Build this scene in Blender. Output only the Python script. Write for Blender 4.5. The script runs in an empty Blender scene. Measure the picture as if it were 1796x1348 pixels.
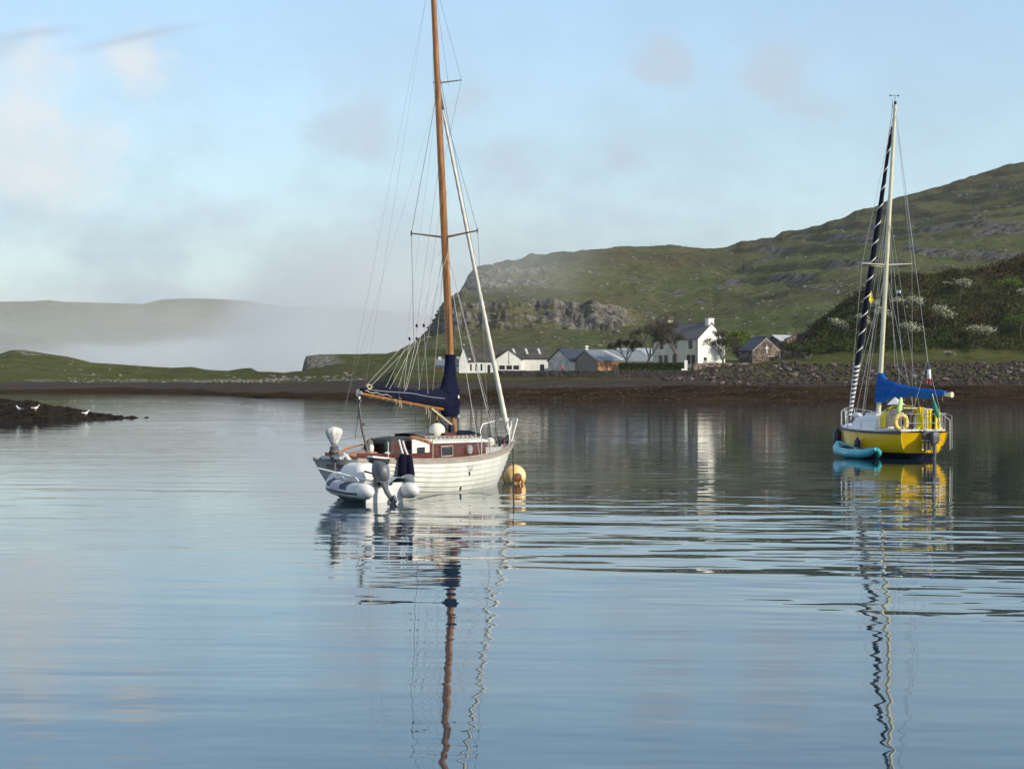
import bpy, bmesh, math, random
import numpy as np
from mathutils import Vector, Matrix, Euler
random.seed(7)
SC = bpy.context.scene
COL = SC.collection
PI = math.pi
F, CX, HY, CAMH = 3841.0, 898.0, 668.0, 2.6     # lens in photo pixels, picture centre, eye-level row, camera height (m)

# ------------------------------------------------------------ camera
cam = bpy.data.cameras.new('camera'); camo = bpy.data.objects.new('camera', cam); COL.objects.link(camo)
cam.sensor_width = 36.0; cam.lens = F/1796*36
cam.clip_start = 0.5; cam.clip_end = 20000
camo.location = (0, 0, CAMH)
camo.rotation_euler = (math.radians(90) - math.atan((674-HY)/F), 0, 0)
SC.camera = camo

# ------------------------------------------------------------ light, sky, exposure
SUN_AZ, SUN_EL = math.radians(120), math.radians(24)          # azimuth clockwise from +Y (view direction)
sun = bpy.data.lights.new('sun', 'SUN'); suno = bpy.data.objects.new('sun', sun); COL.objects.link(suno)
sun.energy = 3.4; sun.angle = math.radians(0.6); sun.color = (1.0, 0.90, 0.74)
sd = Vector((math.sin(SUN_AZ)*math.cos(SUN_EL), math.cos(SUN_AZ)*math.cos(SUN_EL), math.sin(SUN_EL)))
suno.rotation_euler = sd.to_track_quat('Z', 'Y').to_euler()
suno.location = (300, -100, 200)
SC.view_settings.view_transform = 'Standard'; SC.view_settings.look = 'None'
SC.view_settings.exposure = 0.56; SC.view_settings.gamma = 1.0
SC.view_settings.use_curve_mapping = False

class NT:
    """small helper to write node trees"""
    def __init__(s, tree): s.t = tree; s.n = tree.nodes; s.l = tree.links
    def new(s, typ, **kw):
        n = s.n.new(typ)
        for k, v in kw.items(): setattr(n, k, v)
        return n
    def put(s, sock, v):
        if hasattr(v, 'links') or isinstance(v, bpy.types.NodeSocket): s.l.new(v, sock)
        elif isinstance(v, (tuple, list)) and sock.type == 'RGBA' and len(v) == 3: sock.default_value = (*v, 1)
        else: sock.default_value = v
    def math(s, op, a, b=None, c=None, clamp=False):
        n = s.new('ShaderNodeMath', operation=op, use_clamp=clamp); s.put(n.inputs[0], a)
        if b is not None: s.put(n.inputs[1], b)
        if c is not None: s.put(n.inputs[2], c)
        return n.outputs[0]
    def mix(s, fac, a, b, mode='MIX'):
        n = s.new('ShaderNodeMix', data_type='RGBA', blend_type=mode)
        s.put(n.inputs[0], fac); s.put(n.inputs[6], a); s.put(n.inputs[7], b)
        return n.outputs[2]
    def noise(s, vec, scale, detail=3, rough=0.5, dist=0.0):
        n = s.new('ShaderNodeTexNoise'); s.put(n.inputs['Vector'], vec)
        n.inputs['Scale'].default_value = scale; n.inputs['Detail'].default_value = detail
        n.inputs['Roughness'].default_value = rough; n.inputs['Distortion'].default_value = dist
        return n.outputs['Fac']
    def mapping(s, vec, scale=(1, 1, 1), rot=(0, 0, 0), loc=(0, 0, 0)):
        n = s.new('ShaderNodeMapping'); s.put(n.inputs['Vector'], vec)
        n.inputs['Scale'].default_value = scale; n.inputs['Rotation'].default_value = rot; n.inputs['Location'].default_value = loc
        return n.outputs[0]
    def ramp(s, fac, stops, interp='LINEAR'):
        n = s.new('ShaderNodeValToRGB'); s.put(n.inputs[0], fac); cr = n.color_ramp; cr.interpolation = interp
        while len(cr.elements) < len(stops): cr.elements.new(0.5)
        for e, (p, c) in zip(cr.elements, stops):
            e.position = p; e.color = (*c, 1) if len(c) == 3 else c
        return n.outputs[0]
    def maprange(s, v, a, b, c=0.0, d=1.0, smooth=True):
        n = s.new('ShaderNodeMapRange', interpolation_type='SMOOTHSTEP' if smooth else 'LINEAR'); s.put(n.inputs[0], v)
        for i, x in enumerate((a, b, c, d)): n.inputs[i+1].default_value = x
        return n.outputs[0]
    def coord(s, which='Object'):
        return s.new('ShaderNodeTexCoord').outputs[which]
    def pos(s): return s.new('ShaderNodeNewGeometry').outputs['Position']

W = bpy.data.worlds.new("World"); SC.world = W; W.use_nodes = True
wt = NT(W.node_tree); W.node_tree.nodes.clear()
sky = wt.new('ShaderNodeTexSky', sky_type='NISHITA', sun_disc=False)
sky.sun_elevation = SUN_EL; sky.sun_rotation = SUN_AZ; sky.altitude = 0; sky.air_density = 1.0; sky.dust_density = 0.35; sky.ozone_density = 1.6
dirn = wt.coord('Generated')
sep = wt.new('ShaderNodeSeparateXYZ'); wt.put(sep.inputs[0], dirn)
dx, dy, dz = sep.outputs
az = wt.math('MULTIPLY', wt.math('ARCTAN2', dx, dy), 57.2958)      # degrees, 0 = view direction, + to the right
el = wt.math('MULTIPLY', wt.math('ARCSINE', dz), 57.2958)
warpv = wt.mapping(dirn, scale=(1, 1, 1.6))
n1 = wt.noise(warpv, 14, 6, 0.6)
n2 = wt.noise(warpv, 34, 5, 0.6)
n3 = wt.noise(wt.mapping(dirn, loc=(3.1, 7.7, 1.3)), 20, 4, 0.55)
az2 = wt.math('ADD', az, wt.math('MULTIPLY', wt.math('SUBTRACT', n1, 0.5), 3.2))
el2 = wt.math('ADD', el, wt.math('MULTIPLY', wt.math('SUBTRACT', n3, 0.5), 1.8))
def P2A(px, py): return math.degrees(math.atan((px-CX)/F)), math.degrees(math.atan((HY-py)/F))
def blob(px, py, w, h, k, warp=True):
    a0, e0 = P2A(px, py); sw, sh = math.degrees(w/F), math.degrees(h/F)
    A = wt.math('DIVIDE', wt.math('SUBTRACT', az2 if warp else az, a0), sw); E = wt.math('DIVIDE', wt.math('SUBTRACT', el2 if warp else el, e0), sh)
    r = wt.math('ADD', wt.math('MULTIPLY', A, A), wt.math('MULTIPLY', E, E))
    return wt.math('MULTIPLY', wt.math('EXPONENT', wt.math('MULTIPLY', r, -1.0)), k)
def total(bl):
    t = bl[0]
    for b in bl[1:]: t = wt.math('ADD', t, b)
    return t
n4 = wt.noise(wt.mapping(dirn, loc=(5.5, 2.2, 9.1)), 46, 6, .62)
def puff(m, lo, hi, k=1.05):
    return wt.maprange(wt.math('ADD', m, wt.math('MULTIPLY', wt.math('SUBTRACT', n4, .5), k)), lo, hi)
white = puff(total([blob(55, 125, 75, 50, .75), blob(10, 250, 85, 65, 1.15), blob(258, 135, 75, 60, .72), blob(110, 320, 120, 70, .50), blob(170, 250, 60, 50, .3)]), .10, .78)
grey = puff(total([blob(610, 235, 85, 55, .95), blob(905, 285, 70, 42, .7), blob(1165, 125, 70, 52, .8), blob(1110, 285, 45, 38, .6), blob(1370, 130, 75, 58, .72), blob(1460, 190, 70, 26, .5),
              blob(1105, 385, 50, 26, .55), blob(820, 185, 75, 38, .5), blob(380, 372, 90, 32, .4), blob(200, 420, 120, 30, .35), blob(700, 420, 160, 50, .5), blob(640, 170, 50, 30, .35)]), .10, .74)
def streak(px, py, L, w, ang, k):
    a0, e0 = P2A(px, py); ca, sa = math.cos(ang), math.sin(ang); A, E = wt.math('SUBTRACT', az, a0), wt.math('SUBTRACT', el, e0)
    u = wt.math('DIVIDE', wt.math('ADD', wt.math('MULTIPLY', A, ca), wt.math('MULTIPLY', E, sa)), math.degrees(L/F)); v = wt.math('DIVIDE', wt.math('SUBTRACT', wt.math('MULTIPLY', E, ca), wt.math('ADD', wt.math('MULTIPLY', A, sa), wt.math('MULTIPLY', wt.math('MULTIPLY', u, u), -.03))), math.degrees(w/F))
    return wt.math('MULTIPLY', wt.math('EXPONENT', wt.math('MULTIPLY', wt.math('ADD', wt.math('MULTIPLY', u, u), wt.math('MULTIPLY', v, v)), -1.0)), k)
streaks = total([streak(245, 72, 95, 8, .24, .62), streak(60, 72, 70, 9, .16, .55), streak(5, 100, 40, 16, .25, .4)])
# soft broken cloud added over the unseen sky, thickened to whiten the ambient light
rest = wt.math('MULTIPLY', wt.maprange(wt.math('ADD', wt.math('MULTIPLY', n1, .6), wt.math('MULTIPLY', wt.noise(warpv, 5, 4, .5), .5)), .47, .62), wt.maprange(wt.math('MAXIMUM', wt.math('SUBTRACT', wt.math('ABSOLUTE', az), 15.0), wt.math('SUBTRACT', el, 12.0)), 0, 9))
skyc = wt.mix(1.0, sky.outputs[0], (0.94, 1.01, 1.07), 'MULTIPLY')
# thin veil of humid air low in the sky (blue-grey), the same all round
veil = wt.math('EXPONENT', wt.math('MULTIPLY', wt.math('MAXIMUM', el, 0.0), -0.12))
patch = wt.maprange(n1, .30, .70, 0.7, 1.15)
skyc = wt.mix(wt.math('MULTIPLY', wt.math('MULTIPLY', veil, patch), 1.12, clamp=True), skyc, (2.2, 2.76, 3.32))
wisp = wt.maprange(n2, .25, .75, .72, 1.2)
skyc = wt.mix(wt.math('MULTIPLY', wt.math('MULTIPLY', grey, wisp), .66, clamp=True), skyc, (2.78, 3.28, 3.85))
skyc = wt.mix(wt.math('MULTIPLY', rest, .75), skyc, (3.5, 3.9, 4.4))
skyc = wt.mix(wt.math('MULTIPLY', wt.math('MULTIPLY', white, wisp), .8, clamp=True), skyc, (4.2, 4.45, 4.6))
skyc = wt.mix(streaks, skyc, (2.5, 3.0, 3.7))
bg = wt.new('ShaderNodeBackground'); wt.put(bg.inputs[0], skyc); bg.inputs[1].default_value = 0.13
wo = wt.new('ShaderNodeOutputWorld'); wt.l.new(bg.outputs[0], wo.inputs[0])
W.cycles.sampling_method = 'MANUAL'; W.cycles.sample_map_resolution = 512

cy = SC.cycles
SC.render.engine = 'CYCLES'
cy.use_denoising = True
try: cy.denoiser = 'OPENIMAGEDENOISE'
except Exception: pass
cy.max_bounces = 9; cy.diffuse_bounces = 2; cy.glossy_bounces = 4; cy.transmission_bounces = 2; cy.volume_bounces = 6; cy.transparent_max_bounces = 48
cy.caustics_reflective = False; cy.caustics_refractive = False
cy.volume_step_rate = 1.0; cy.volume_max_steps = 96
cy.sample_clamp_indirect = 8.0

# ------------------------------------------------------------ helpers
def at(px, py, D):
    """world point that photo pixel (px, py) shows at distance D metres"""
    return Vector(((px-CX)/F*D, D, CAMH-(py-HY)/F*D))

def tag(o, label=None, cat=None, group=None, kind=None):
    if label: o['label'] = label
    if cat: o['category'] = cat
    if group: o['group'] = group
    if kind: o['kind'] = kind
    return o
def thing(name, label, cat, loc=(0, 0, 0), rotz=0.0, group=None):
    o = bpy.data.objects.new(name, None); COL.objects.link(o); o.location = loc; o.rotation_euler = (0, 0, rotz)
    o.empty_display_size = 0.3
    return tag(o, label, cat, group)

class MB:
    """collects geometry, then links it as ONE mesh object"""
    def __init__(s): s.v = []; s.f = []
    def add(s, vs, fs):
        b = len(s.v); s.v += [tuple(v) for v in vs]; s.f += [tuple(i+b for i in f) for f in fs]; return s
    def box(s, c, size, rot=None):
        hx, hy, hz = size[0]/2, size[1]/2, size[2]/2
        vs = [Vector((x*hx, y*hy, z*hz)) for x in (-1, 1) for y in (-1, 1) for z in (-1, 1)]
        if rot is not None: vs = [rot @ v for v in vs]
        vs = [v+Vector(c) for v in vs]
        return s.add(vs, [(0, 1, 3, 2), (4, 6, 7, 5), (0, 4, 5, 1), (2, 3, 7, 6), (0, 2, 6, 4), (1, 5, 7, 3)])
    def loft(s, rings, closed=True, cap0=False, cap1=False):
        n = len(rings[0]); vs = [p for r in rings for p in r]; fs = []
        for i in range(len(rings)-1):
            for j in range(n if closed else n-1):
                a, b = i*n+j, i*n+(j+1) % n
                fs.append((a, b, b+n, a+n))
        if cap0: fs.append(tuple(range(n))[::-1])
        if cap1: fs.append(tuple(range((len(rings)-1)*n, len(rings)*n)))
        return s.add(vs, fs)
    def tube(s, pts, r, n=6, caps=True, sx=1.0):
        pts = [Vector(p) for p in pts]
        rs = r if isinstance(r, (list, tuple)) else [r]*len(pts)
        rings = []; ref = None
        for i, p in enumerate(pts):
            t = (pts[min(i+1, len(pts)-1)]-pts[max(i-1, 0)])
            if t.length < 1e-9: t = Vector((0, 0, 1))
            t.normalize()
            if ref is None: ref = Vector((0, 0, 1)) if abs(t.z) < 0.9 else Vector((1, 0, 0))
            u = t.cross(ref)
            if u.length < 1e-6: u = t.orthogonal()
            u.normalize(); w = u.cross(t).normalized(); ref = w
            rings.append([p+u*math.cos(2*PI*k/n)*rs[i]*sx+w*math.sin(2*PI*k/n)*rs[i] for k in range(n)])
        return s.loft(rings, True, caps, caps)
    def sphere(s, c, r, sc=(1, 1, 1), nu=12, nv=8, rot=None):
        rings = []
        for i in range(1, nv):
            a = PI*i/nv
            ring = []
            for k in range(nu):
                v = Vector((math.sin(a)*math.cos(2*PI*k/nu)*sc[0]*r, math.sin(a)*math.sin(2*PI*k/nu)*sc[1]*r, math.cos(a)*sc[2]*r))
                if rot is not None: v = rot @ v
                ring.append(v+Vector(c))
            rings.append(ring)
        b = len(s.v); s.loft(rings, True)
        tp = Vector((0, 0, sc[2]*r)); bt = -tp
        if rot is not None: tp = rot @ tp; bt = rot @ bt
        s.v += [tuple(tp+Vector(c)), tuple(bt+Vector(c))]
        it, ib = len(s.v)-2, len(s.v)-1
        for k in range(nu):
            s.f.append((it, b+(k+1) % nu, b+k)); o = b+(nv-2)*nu; s.f.append((ib, o+k, o+(k+1) % nu))
        return s
    def lathe(s, prof, n=12, M=None):
        """prof: list of (r, z)"""
        rings = []
        for r, z in prof:
            ring = [Vector((r*math.cos(2*PI*k/n), r*math.sin(2*PI*k/n), z)) for k in range(n)]
            rings.append([M @ p for p in ring] if M is not None else ring)
        return s.loft(rings, True, True, True)
    def quad(s, a, b, c, d): return s.add([a, b, c, d], [(0, 1, 2, 3)])
    def prism(s, poly, axis, d):
        """polygon (list of 3D points) extruded along vector axis*d"""
        n = len(poly); off = Vector(axis)*d
        vs = [Vector(p) for p in poly]+[Vector(p)+off for p in poly]
        fs = [tuple(range(n))[::-1], tuple(range(n, 2*n))]+[(i, (i+1) % n, (i+1) % n+n, i+n) for i in range(n)]
        return s.add(vs, fs)
    def build(s, name, m, parent=None, smooth=True, angle=40, loc=None, rotz=None, fixn=True):
        me = bpy.data.meshes.new(name); me.from_pydata(s.v, [], s.f); me.update()
        if fixn: recalc(me)
        if smooth and len(me.polygons):
            me.polygons.foreach_set('use_smooth', [True]*len(me.polygons)); me.set_sharp_from_angle(angle=math.radians(angle))
        if m is not None: me.materials.append(m)
        o = bpy.data.objects.new(name, me); COL.objects.link(o)
        if parent is not None: o.parent = parent
        if loc is not None: o.location = loc
        if rotz is not None: o.rotation_euler = (0, 0, rotz)
        return o

def recalc(me):
    bm = bmesh.new(); bm.from_mesh(me); bmesh.ops.recalc_face_normals(bm, faces=bm.faces); bm.to_mesh(me); bm.free()

def mat(name, col, rough=0.6, metal=0.0, var=0.12, vscale=6.0, bump=0.0, bscale=30.0, col2=None, spec=0.5, stretch=(1, 1, 1), coat=0.0, detail=4, lo=.35, hi=.65):
    m = bpy.data.materials.new(name); m.use_nodes = True; t = NT(m.node_tree); b = t.n['Principled BSDF']
    v = t.mapping(t.coord('Object'), scale=stretch)
    nz = t.noise(v, vscale, detail, 0.6)
    c2 = col2 if col2 else tuple(c*(1-var*2) for c in col)
    c = t.mix(t.maprange(nz, lo, hi), col, c2)
    t.put(b.inputs['Base Color'], c)
    b.inputs['Roughness'].default_value = rough; b.inputs['Metallic'].default_value = metal
    b.inputs['Specular IOR Level'].default_value = spec
    if coat: b.inputs['Coat Weight'].default_value = coat; b.inputs['Coat Roughness'].default_value = .1
    if bump:
        bp = t.new('ShaderNodeBump'); bp.inputs['Distance'].default_value = bump
        t.put(bp.inputs['Height'], t.noise(v, bscale, 4, 0.6)); t.l.new(bp.outputs[0], b.inputs['Normal'])
    return m

# vectorised value noise
def _h(ix, iy, seed):
    n = (ix.astype(np.int64)*374761393+iy.astype(np.int64)*668265263+seed*1442695041) & 0xFFFFFFFF
    n = ((n ^ (n >> 13))*1274126177) & 0xFFFFFFFF
    n = (n ^ (n >> 16)) & 0xFFFFFFFF
    return n/4294967295.0
def vn(x, y, seed=0):
    x = np.asarray(x, float); y = np.asarray(y, float); x, y = np.broadcast_arrays(x, y)
    ix, iy = np.floor(x), np.floor(y); fx, fy = x-ix, y-iy
    fx = fx*fx*fx*(fx*(fx*6-15)+10); fy = fy*fy*fy*(fy*(fy*6-15)+10)
    a, b, c, d = _h(ix, iy, seed), _h(ix+1, iy, seed), _h(ix, iy+1, seed), _h(ix+1, iy+1, seed)
    return (a+(b-a)*fx)*(1-fy)+(c+(d-c)*fx)*fy
def fbm(x, y, oct=4, seed=0, gain=0.5):
    s, a, t = 0, 1.0, 0
    for i in range(oct):
        s = s+a*vn(x*2**i, y*2**i, seed+i*17); t += a; a *= gain
    return s/t-0.5          # -0.5..0.5
def sstep(x, a, b):
    t = np.clip((x-a)/(b-a), 0, 1); return t*t*(3-2*t)

def grid_mesh(name, X, Y, Z, m, attrs=None, kind='structure', label=None, cat=None):
    R, C = X.shape
    co = np.empty((R*C, 3)); co[:, 0] = X.ravel(); co[:, 1] = Y.ravel(); co[:, 2] = Z.ravel()
    i = np.arange((R-1)*C).reshape(R-1, C)[:, :-1].ravel()
    q = np.stack([i, i+1, i+1+C, i+C], 1)
    me = bpy.data.meshes.new(name); me.vertices.add(len(co)); me.vertices.foreach_set('co', co.ravel())
    me.loops.add(q.size); me.loops.foreach_set('vertex_index', q.ravel().astype(np.int32))
    me.polygons.add(len(q)); me.polygons.foreach_set('loop_start', np.arange(0, q.size, 4, dtype=np.int32))
    me.update(calc_edges=True); me.validate()
    me.polygons.foreach_set('use_smooth', np.ones(len(me.polygons), bool))
    for k, a in (attrs or {}).items():
        at_ = me.attributes.new(k, 'FLOAT', 'POINT'); at_.data.foreach_set('value', a.ravel().astype(np.float32))
    me.materials.append(m)
    o = bpy.data.objects.new(name, me); COL.objects.link(o)
    tag(o, label, cat, None, kind)
    return o
# ------------------------------------------------------------ water
def rotscale(t, p, scale, a):
    return t.mapping(t.mapping(p, rot=(0, 0, a)), scale=scale)
def water_material():
    m = bpy.data.materials.new('sea_water'); m.use_nodes = True; t = NT(m.node_tree); b = t.n['Principled BSDF']
    b.inputs['Base Color'].default_value = (0.010, 0.036, 0.058, 1); b.inputs['Roughness'].default_value = 0.0
    b.inputs['IOR'].default_value = 1.38; b.inputs['Specular IOR Level'].default_value = 0.5
    p = t.pos()
    rz = math.radians(-13)
    sp = t.new('ShaderNodeSeparateXYZ'); t.put(sp.inputs[0], p)
    # long glassy undulation
    h1 = t.math('MULTIPLY', t.noise(rotscale(t, p, (.22, .75, 1), math.radians(6)), 1, 2, .5), .014)
    h1c = t.math('MULTIPLY', t.noise(t.mapping(p, scale=(.75, 1.0, 1), rot=(0, 0, .5)), 1, 2, .5), .0060)
    h1c = t.math('MULTIPLY', h1c, t.maprange(t.noise(t.mapping(p, scale=(.12, .16, 1), loc=(9, 3, 0)), 1, 2, .5), .38, .62, .35, 1.35))
    # small capillary ripples in patches
    pm = t.maprange(t.noise(t.mapping(p, scale=(.035, .11, 1), loc=(4, 1, 0)), 1, 3, .5), .46, .60, .10, 1.0)
    h2 = t.math('MULTIPLY', t.math('MULTIPLY', t.noise(t.mapping(p, scale=(1.1, 4.2, 1), rot=(0, 0, math.radians(-4))), 1, 3, .55), .0021), pm)
    h2b = t.math('MULTIPLY', t.noise(t.mapping(p, scale=(.5, 2.0, 1), rot=(0, 0, math.radians(9))), 1, 2, .5), .0022)
    # old wake: longer crests across the middle of the anchorage, strongest 28 to 45 m off on the open side
    wk = t.math('ADD', t.math('MULTIPLY', t.noise(rotscale(t, p, (.125, .32, 1), math.radians(13)), 1, 3, .55), .75), t.math('MULTIPLY', t.noise(rotscale(t, p, (.20, .50, 1), math.radians(-8)), 1, 2, .5), .3))
    yy = sp.outputs[1]; xx = sp.outputs[0]
    yrot = t.math('ADD', yy, t.math('MULTIPLY', xx, .25))
    m1 = t.math('MULTIPLY', t.maprange(yrot, 20, 31), t.maprange(yrot, 56, 44))
    m1 = t.math('MULTIPLY', m1, t.maprange(xx, -6, 3, .22, 1.0))
    h3 = t.math('MULTIPLY', t.math('MULTIPLY', wk, .120), m1)
    # breeze ruffle further out
    m2 = t.maprange(yy, 45, 75, 0, 1)
    h4 = t.math('MULTIPLY', t.math('MULTIPLY', t.noise(t.mapping(p, scale=(.12, .8, 1), rot=(0, 0, math.radians(-3))), 1, 3, .5), .009), m2)
    far = t.maprange(yy, 35, 95, 1.0, .28)
    h1 = t.math('MULTIPLY', h1, far); h2b = t.math('MULTIPLY', h2b, far)
    h = t.math('ADD', t.math('ADD', h1, h2), t.math('ADD', t.math('ADD', h3, h4), t.math('ADD', h2b, h1c)))
    bp = t.new('ShaderNodeBump'); bp.inputs['Distance'].default_value = 1.0; bp.inputs['Strength'].default_value = 1.0
    t.put(bp.inputs['Height'], h); t.l.new(bp.outputs[0], b.inputs['Normal'])
    return m
mb = MB(); mb.quad((-4500, -200, 0), (4500, -200, 0), (4500, 6000, 0), (-4500, 6000, 0))
tag(mb.build('water', water_material(), smooth=False), kind='structure')

# ------------------------------------------------------------ land materials
def land_material(name, grass_a, grass_b, brown, rock_a, rock_b, fine=0.5, gs=0.02, bumpd=.25, vert=1.0):
    m = bpy.data.materials.new(name); m.use_nodes = True; t = NT(m.node_tree); b = t.n['Principled BSDF']
    p = t.pos()
    rk = t.new('ShaderNodeAttribute', attribute_name='rock').outputs['Fac']
    br = t.new('ShaderNodeAttribute', attribute_name='brown').outputs['Fac']
    big = t.noise(t.mapping(p, scale=(1, 1, 2.5)), gs, 5, .6)
    fin = t.noise(t.mapping(p, scale=(1, .6, 2.0)), fine, 4, .7)
    g = t.mix(t.maprange(big, .38, .62), grass_a, grass_b)
    g = t.mix(t.maprange(fin, .3, .75), g, t.mix(.55, g, brown))
    g = t.mix(t.math('MULTIPLY', br, t.maprange(t.math('ADD', big, t.math('MULTIPLY', fin, .5)), .5, .9, .35, 1)), g, brown)
    tuft = t.noise(t.mapping(p, scale=(.7, .35, 2.2)), fine*2.6, 5, .75); g = t.mix(t.maprange(tuft, .34, .54, .9, 0), g, t.mix(1.0, g, (.50, .46, .45), 'MULTIPLY'))
    g = t.mix(t.maprange(t.noise(t.mapping(p, scale=(.6, .4, 2.5)), fine*1.1, 5, .7), .56, .70, 0, .6), g, t.mix(1.0, g, (1.45, 1.38, 1.30), 'MULTIPLY'))
    vn_ = t.noise(t.mapping(p, scale=(1, 1, .28/vert)), fine*1.6, 5, .75)
    r = t.mix(t.maprange(vn_, .36, .62), rock_b, rock_a)
    edge = t.math('ADD', rk, t.math('MULTIPLY', t.math('SUBTRACT', t.noise(p, fine*1.1, 4, .7), .5), .9))
    c = t.mix(t.maprange(edge, .42, .58), g, r)
    t.put(b.inputs['Base Color'], c); b.inputs['Roughness'].default_value = .95; b.inputs['Specular IOR Level'].default_value = .0
    bp = t.new('ShaderNodeBump'); bp.inputs['Distance'].default_value = bumpd*4; bp.inputs['Strength'].default_value = .8
    t.put(bp.inputs['Height'], t.math('ADD', vn_, t.noise(p, fine*.6, 5, .65))); t.l.new(bp.outputs[0], b.inputs['Normal'])
    return m

def curves(rows, px, ts):
    """rows: near->far list of dict(D=..., y=... or z=...) each value a number or list of (px, value).
       returns D and z arrays [len(ts), len(px)] interpolated between rows"""
    def ev(v):
        if isinstance(v, (int, float)): return np.full(len(px), float(v))
        a = np.array(v, float); return np.interp(px, a[:, 0], a[:, 1])
    Ds = np.array([ev(r['D']) for r in rows])
    Zs = np.array([ev(r['z']) if 'z' in r else CAMH-(ev(r['y'])-HY)/F*ev(r['D']) for r in rows])
    k = np.arange(len(rows))
    D = np.array([np.interp(ts, k, Ds[:, j]) for j in range(len(px))]).T
    Z = np.array([np.interp(ts, k, Zs[:, j]) for j in range(len(px))]).T
    return D, Z

# ---- far hills across the sound
def ridge_pts(pts): return pts
px = np.arange(-500, 1000, 3.0); ts = np.linspace(0, 3, 60)
ridge = [(-500, 545), (-150, 534), (0, 529), (60, 528), (85, 526), (110, 529), (180, 531), (250, 533), (285, 525), (330, 523), (380, 524), (430, 527), (455, 532), (500, 537), (620, 540), (760, 552), (860, 570), (1000, 600)]
rows = [dict(D=3000, z=-3), dict(D=3150, y=[(-500, 640), (0, 650), (500, 655), (1000, 660)]), dict(D=3500, y=[(-500, 575), (0, 568), (250, 580), (500, 585), (760, 600), (1000, 640)]), dict(D=3900, y=ridge)]
D, Z = curves(rows, px, ts)
X = (px[None, :]-CX)/F*D
w = sstep(ts, 0.1, .8)[:, None]*sstep(ts, 3.0, 2.6)[:, None]
n = fbm(X/160, D/90, 5, 3)
Z = Z+n*26*w
band = np.abs(((Z+fbm(X/260, D/260, 3, 5)*30)/26) % 1-.5)*2
rock = sstep(band+fbm(X/30, D/40, 4, 9)*1.1, .78, 1.0)*.8*sstep(-D, -3800, -3500)
brown = sstep(fbm(X/300, D/120, 4, 12)+sstep(D, 3500, 3900)*.5, 0.05, .35)
Xb, Db, Zb = X[-1:], D[-1:]+300, Z[-1:]-60
X = np.vstack([X, Xb]); D = np.vstack([D, Db]); Z = np.vstack([Z, Zb]); rock = np.vstack([rock, rock[-1:]]); brown = np.vstack([brown, brown[-1:]])
grid_mesh('far_hills', X, D, Z, land_material('far_hill_ground', (.11, .145, .06), (.14, .155, .07), (.175, .155, .085), (.20, .20, .17), (.09, .085, .08), .03, .004, .8), dict(rock=rock, brown=brown))

# ---- main hill with the basalt cliffs
px = np.arange(610, 2150, 1.9)
def K(*a): return list(zip(a[0::2], a[1::2]))
ridge = K(610, 652, 640, 640, 660, 628, 700, 615, 720, 603, 745, 585, 762, 566, 772, 543, 790, 527, 806, 519, 815, 503, 820, 489, 835, 477, 850, 468, 872, 460, 900, 456, 930, 448, 965, 444, 1010, 440, 1060, 435, 1090, 431, 1130, 432, 1175, 430, 1205, 433, 1240, 434, 1275, 433, 1289, 429, 1300, 424, 1330, 419, 1358, 416, 1372, 407, 1405, 402, 1437, 398, 1452, 388, 1480, 381, 1500, 370, 1530, 364, 1560, 350, 1600, 340, 1650, 326, 1700, 310, 1740, 297, 1770, 289, 1796, 284, 1900, 262, 2150, 235)
rows = [dict(D=405, z=1.0),
        dict(D=432, y=K(610, 655, 700, 645, 760, 640, 2150, 632)),
        dict(D=K(610, 560, 800, 640, 1200, 620, 1796, 620), y=K(610, 646, 700, 630, 760, 615, 1100, 608, 1300, 596, 1500, 560, 1800, 540, 2150, 520)),
        dict(D=K(610, 700, 760, 850, 1100, 850, 1400, 820, 1800, 800), y=K(610, 645, 700, 622, 765, 583, 850, 572, 950, 572, 1000, 578, 1060, 575, 1110, 565, 1160, 560, 1300, 545, 1500, 500, 1796, 480, 2150, 460)),
        dict(D=K(610, 705, 760, 856, 850, 862, 1100, 866, 1250, 920, 1400, 900, 1800, 880), y=K(610, 644, 700, 620, 765, 556, 800, 532, 850, 526, 960, 524, 1060, 529, 1110, 545, 1160, 538, 1300, 520, 1500, 468, 1796, 440, 2150, 420)),
        dict(D=K(610, 710, 760, 862, 820, 905, 1100, 950, 1250, 980, 1400, 960, 1800, 960), y=K(610, 643, 700, 619, 765, 552, 812, 517, 900, 513, 1100, 515, 1160, 515, 1300, 490, 1500, 440, 1796, 400, 2150, 370)),
        dict(D=K(610, 712, 760, 866, 820, 915, 960, 975, 1100, 1040, 1400, 1070, 1800, 1080), y=K(610, 642, 700, 618, 768, 548, 815, 505, 830, 482, 900, 472, 960, 474, 1060, 474, 1160, 470, 1300, 458, 1500, 412, 1796, 345, 2150, 310)),
        dict(D=K(610, 730, 760, 880, 820, 960, 960, 1150, 1200, 1350, 1800, 1420), y=ridge),
        dict(D=K(610, 900, 760, 1100, 960, 1500, 1800, 1900), z=K(610, 0, 800, 10, 1000, 50, 1800, 130, 2150, 140))]
ts = np.concatenate([np.linspace(0, 1, 8)[:-1], np.linspace(1, 2, 70)[:-1], np.linspace(2, 3, 60)[:-1], np.linspace(3, 4, 50)[:-1], np.linspace(4, 5, 26)[:-1], np.linspace(5, 6, 54)[:-1], np.linspace(6, 7, 56)[:-1], np.linspace(7, 8, 6)])
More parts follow.
